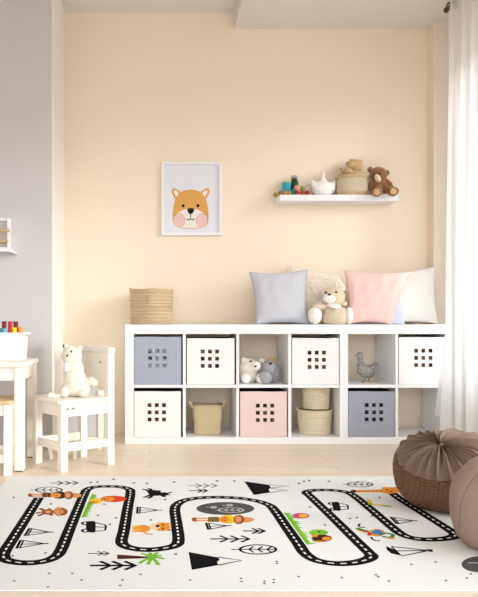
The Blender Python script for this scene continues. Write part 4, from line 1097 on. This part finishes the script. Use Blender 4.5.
# ------------------------------------------------------------------ bean bags
def bag(name, c, rx, h, label, tilt, m_side, m_top, split, seed, ridges, seams):
    t = thing(name, (c[0], c[1], RT+.0012), label, 'pouf')
    Rm = Euler(tilt).to_matrix()
    nu, nv = 240, 72
    def P(u, v):
        """u angle, v 0 (pole) .. 1 (bottom)"""
        th = PI*v
        s, cth = math.sin(th), math.cos(th)
        r = abs(s); z = math.copysign(abs(cth)**1.0, cth)
        k = max(0, 1-v/.36)
        am = ridges*(k**.55)*(1 if v > .02 else .3)
        rip = am*(math.sin(u*23+2.5*math.sin(v*7)+2.2*noise.noise(Vector((math.cos(u)*1.5, math.sin(u)*1.5, seed)))*2)+.5*math.sin(u*43+3*v*7))
        dirn = Vector((r*math.cos(u), r*math.sin(u), z))
        n2 = .022*noise.noise(dirn*1.6+Vector((seed, 0, 0)))+.012*noise.noise(dirn*5+Vector((seed, 3, 0)))
        if v < .07: rip -= (.07-v)/.07*.10
        dirn = Rm @ dirn; rh = math.hypot(dirn.x, dirn.y)
        if rh > 1e-5:
            g_ = rh**((.82 if dirn.z > 0 else .82-.40*min(1, -dirn.z*3))-1); dirn.x *= g_; dirn.y *= g_
        p = Vector((dirn.x*rx, dirn.y*rx, dirn.z*h/2))*(1+n2+rip)
        if seams and v > .02:
            g = abs(((u/(2*PI)*seams) % 1)-.5)*2
            p *= 1-.018*max(0, (g-.86)/.14)*math.sin(PI*min(1, v))
        return p
    pts = {}
    lo = 1e9
    for j in range(nv+1):
        for i in range(nu):
            pts[(i,j)] = P(2*PI*i/nu, j/nv)
    zs = sorted(p.z for p in pts.values()); floor_z = zs[0]+.03*h*1.0
    for k_ in pts:
        p = pts[k_]
        if p.z < floor_z: p.z = floor_z+(p.z-floor_z)*.02
    lo = min(p.z for p in pts.values())
    for p in pts.values(): p.z -= lo
    def sheet(j0, j1, m, name, label=None, off=0.0):
        q = B(); vv = {}
        for j in range(j0, j1+1):
            for i in range(nu): vv[(i,j)] = q.verts.new(pts[(i,j)])
        for j in range(j0, j1):
            for i in range(nu):
                k = (i+1) % nu; q.faces.new((vv[(i,j)], vv[(i,j+1)], vv[(k,j+1)], vv[(k,j)]))
        bmesh.ops.remove_doubles(q, verts=q.verts[:], dist=1e-5)
        return obj(name, q, m, t, label=label)
    if split:
        js = int(nv*split)
        sheet(0, js, m_top, 'gathered_top', 'taupe knitted top gathered in folds'); sheet(js, nv, m_side, 'body', 'brown woven side')
        q = B(); tube(q, [pts[(i, js)] for i in range(0, nu, 3)], .004, 6, closed=True); obj('seam', q, m_top, t)
    else:
        sheet(0, nv, m_side, 'body')
    if seams:
        for sidx in range(seams):
            i = int(nu*((sidx+.0)/seams)) % nu
            q = B(); tube(q, [pts[(i, j)] for j in range(3, nv-8)], .0022, 6); obj('seam', q, M['seam'], t)
    # central knot of the gathers
    q = B(); ell(q, pts[(0, 1)]+Vector((0, 0, -.004)), (.018, .018, .012), n=14); obj('knot', q, m_top, t)
    return t
bag('pouf', (1.29, 2.90), .232, .325, 'brown woven pouf with a gathered knit top, behind the smooth taupe one', (.46, -.42, 0), M['bag'], M['bagtop'], .31, 2, .08, 0)
bag('pouf', (1.228, 2.36), .168, .325, 'smooth taupe cotton pouf with seams, in front of the brown woven pouf', (.2, .3, .3), M['bag2'], M['bag2'], 0, 9, .034, 8)

# ------------------------------------------------------------------ camera, light
cam = bpy.data.cameras.new('camera'); co = bpy.data.objects.new('camera', cam); COL.objects.link(co)
co.location = (0, 0, CZ); co.rotation_euler = (PI/2, 0, 0)
cam.sensor_width = 36; cam.sensor_fit = 'AUTO'; cam.lens = F*36/597
cam.shift_x = (239-CX)/597; cam.shift_y = (CY-298.5)/597
cam.clip_start = .05
S.camera = co

sun = bpy.data.lights.new('sun', 'SUN'); so = bpy.data.objects.new('sun', sun); COL.objects.link(so)
dirv = Vector((-1.55, 1.0, -.50)).normalized()
so.rotation_euler = dirv.to_track_quat('-Z', 'Y').to_euler()
so.location = (4, 1, 3)
sun.energy = 2.2; sun.angle = math.radians(22); sun.color = (1, .98, .955)
w = bpy.data.worlds.new('world'); S.world = w; w.use_nodes = True
bg = w.node_tree.nodes['Background']; bg.inputs[0].default_value = (1, .975, .95, 1); bg.inputs[1].default_value = 3.2
wn = w.node_tree.nodes; wl = w.node_tree.links         # bright overcast sky above a dimmer ground
tc = wn.new('ShaderNodeTexCoord'); sp = wn.new('ShaderNodeSeparateXYZ'); cr = wn.new('ShaderNodeValToRGB')
wl.new(tc.outputs['Generated'], sp.inputs[0]); wl.new(sp.outputs['Z'], cr.inputs['Fac'])
cr.color_ramp.elements[0].position = 0.0; cr.color_ramp.elements[0].color = (.36, .35, .34, 1)
cr.color_ramp.elements[1].position = .04; cr.color_ramp.elements[1].color = (.95, .975, 1, 1)
wl.new(cr.outputs['Color'], bg.inputs[0])

S.view_settings.view_transform = 'Standard'; S.view_settings.look = 'None'
S.view_settings.exposure = 0.11; S.view_settings.gamma = 1; S.view_settings.use_curve_mapping = False
S.cycles.max_bounces = 8; S.cycles.diffuse_bounces = 5; S.cycles.transparent_max_bounces = 12
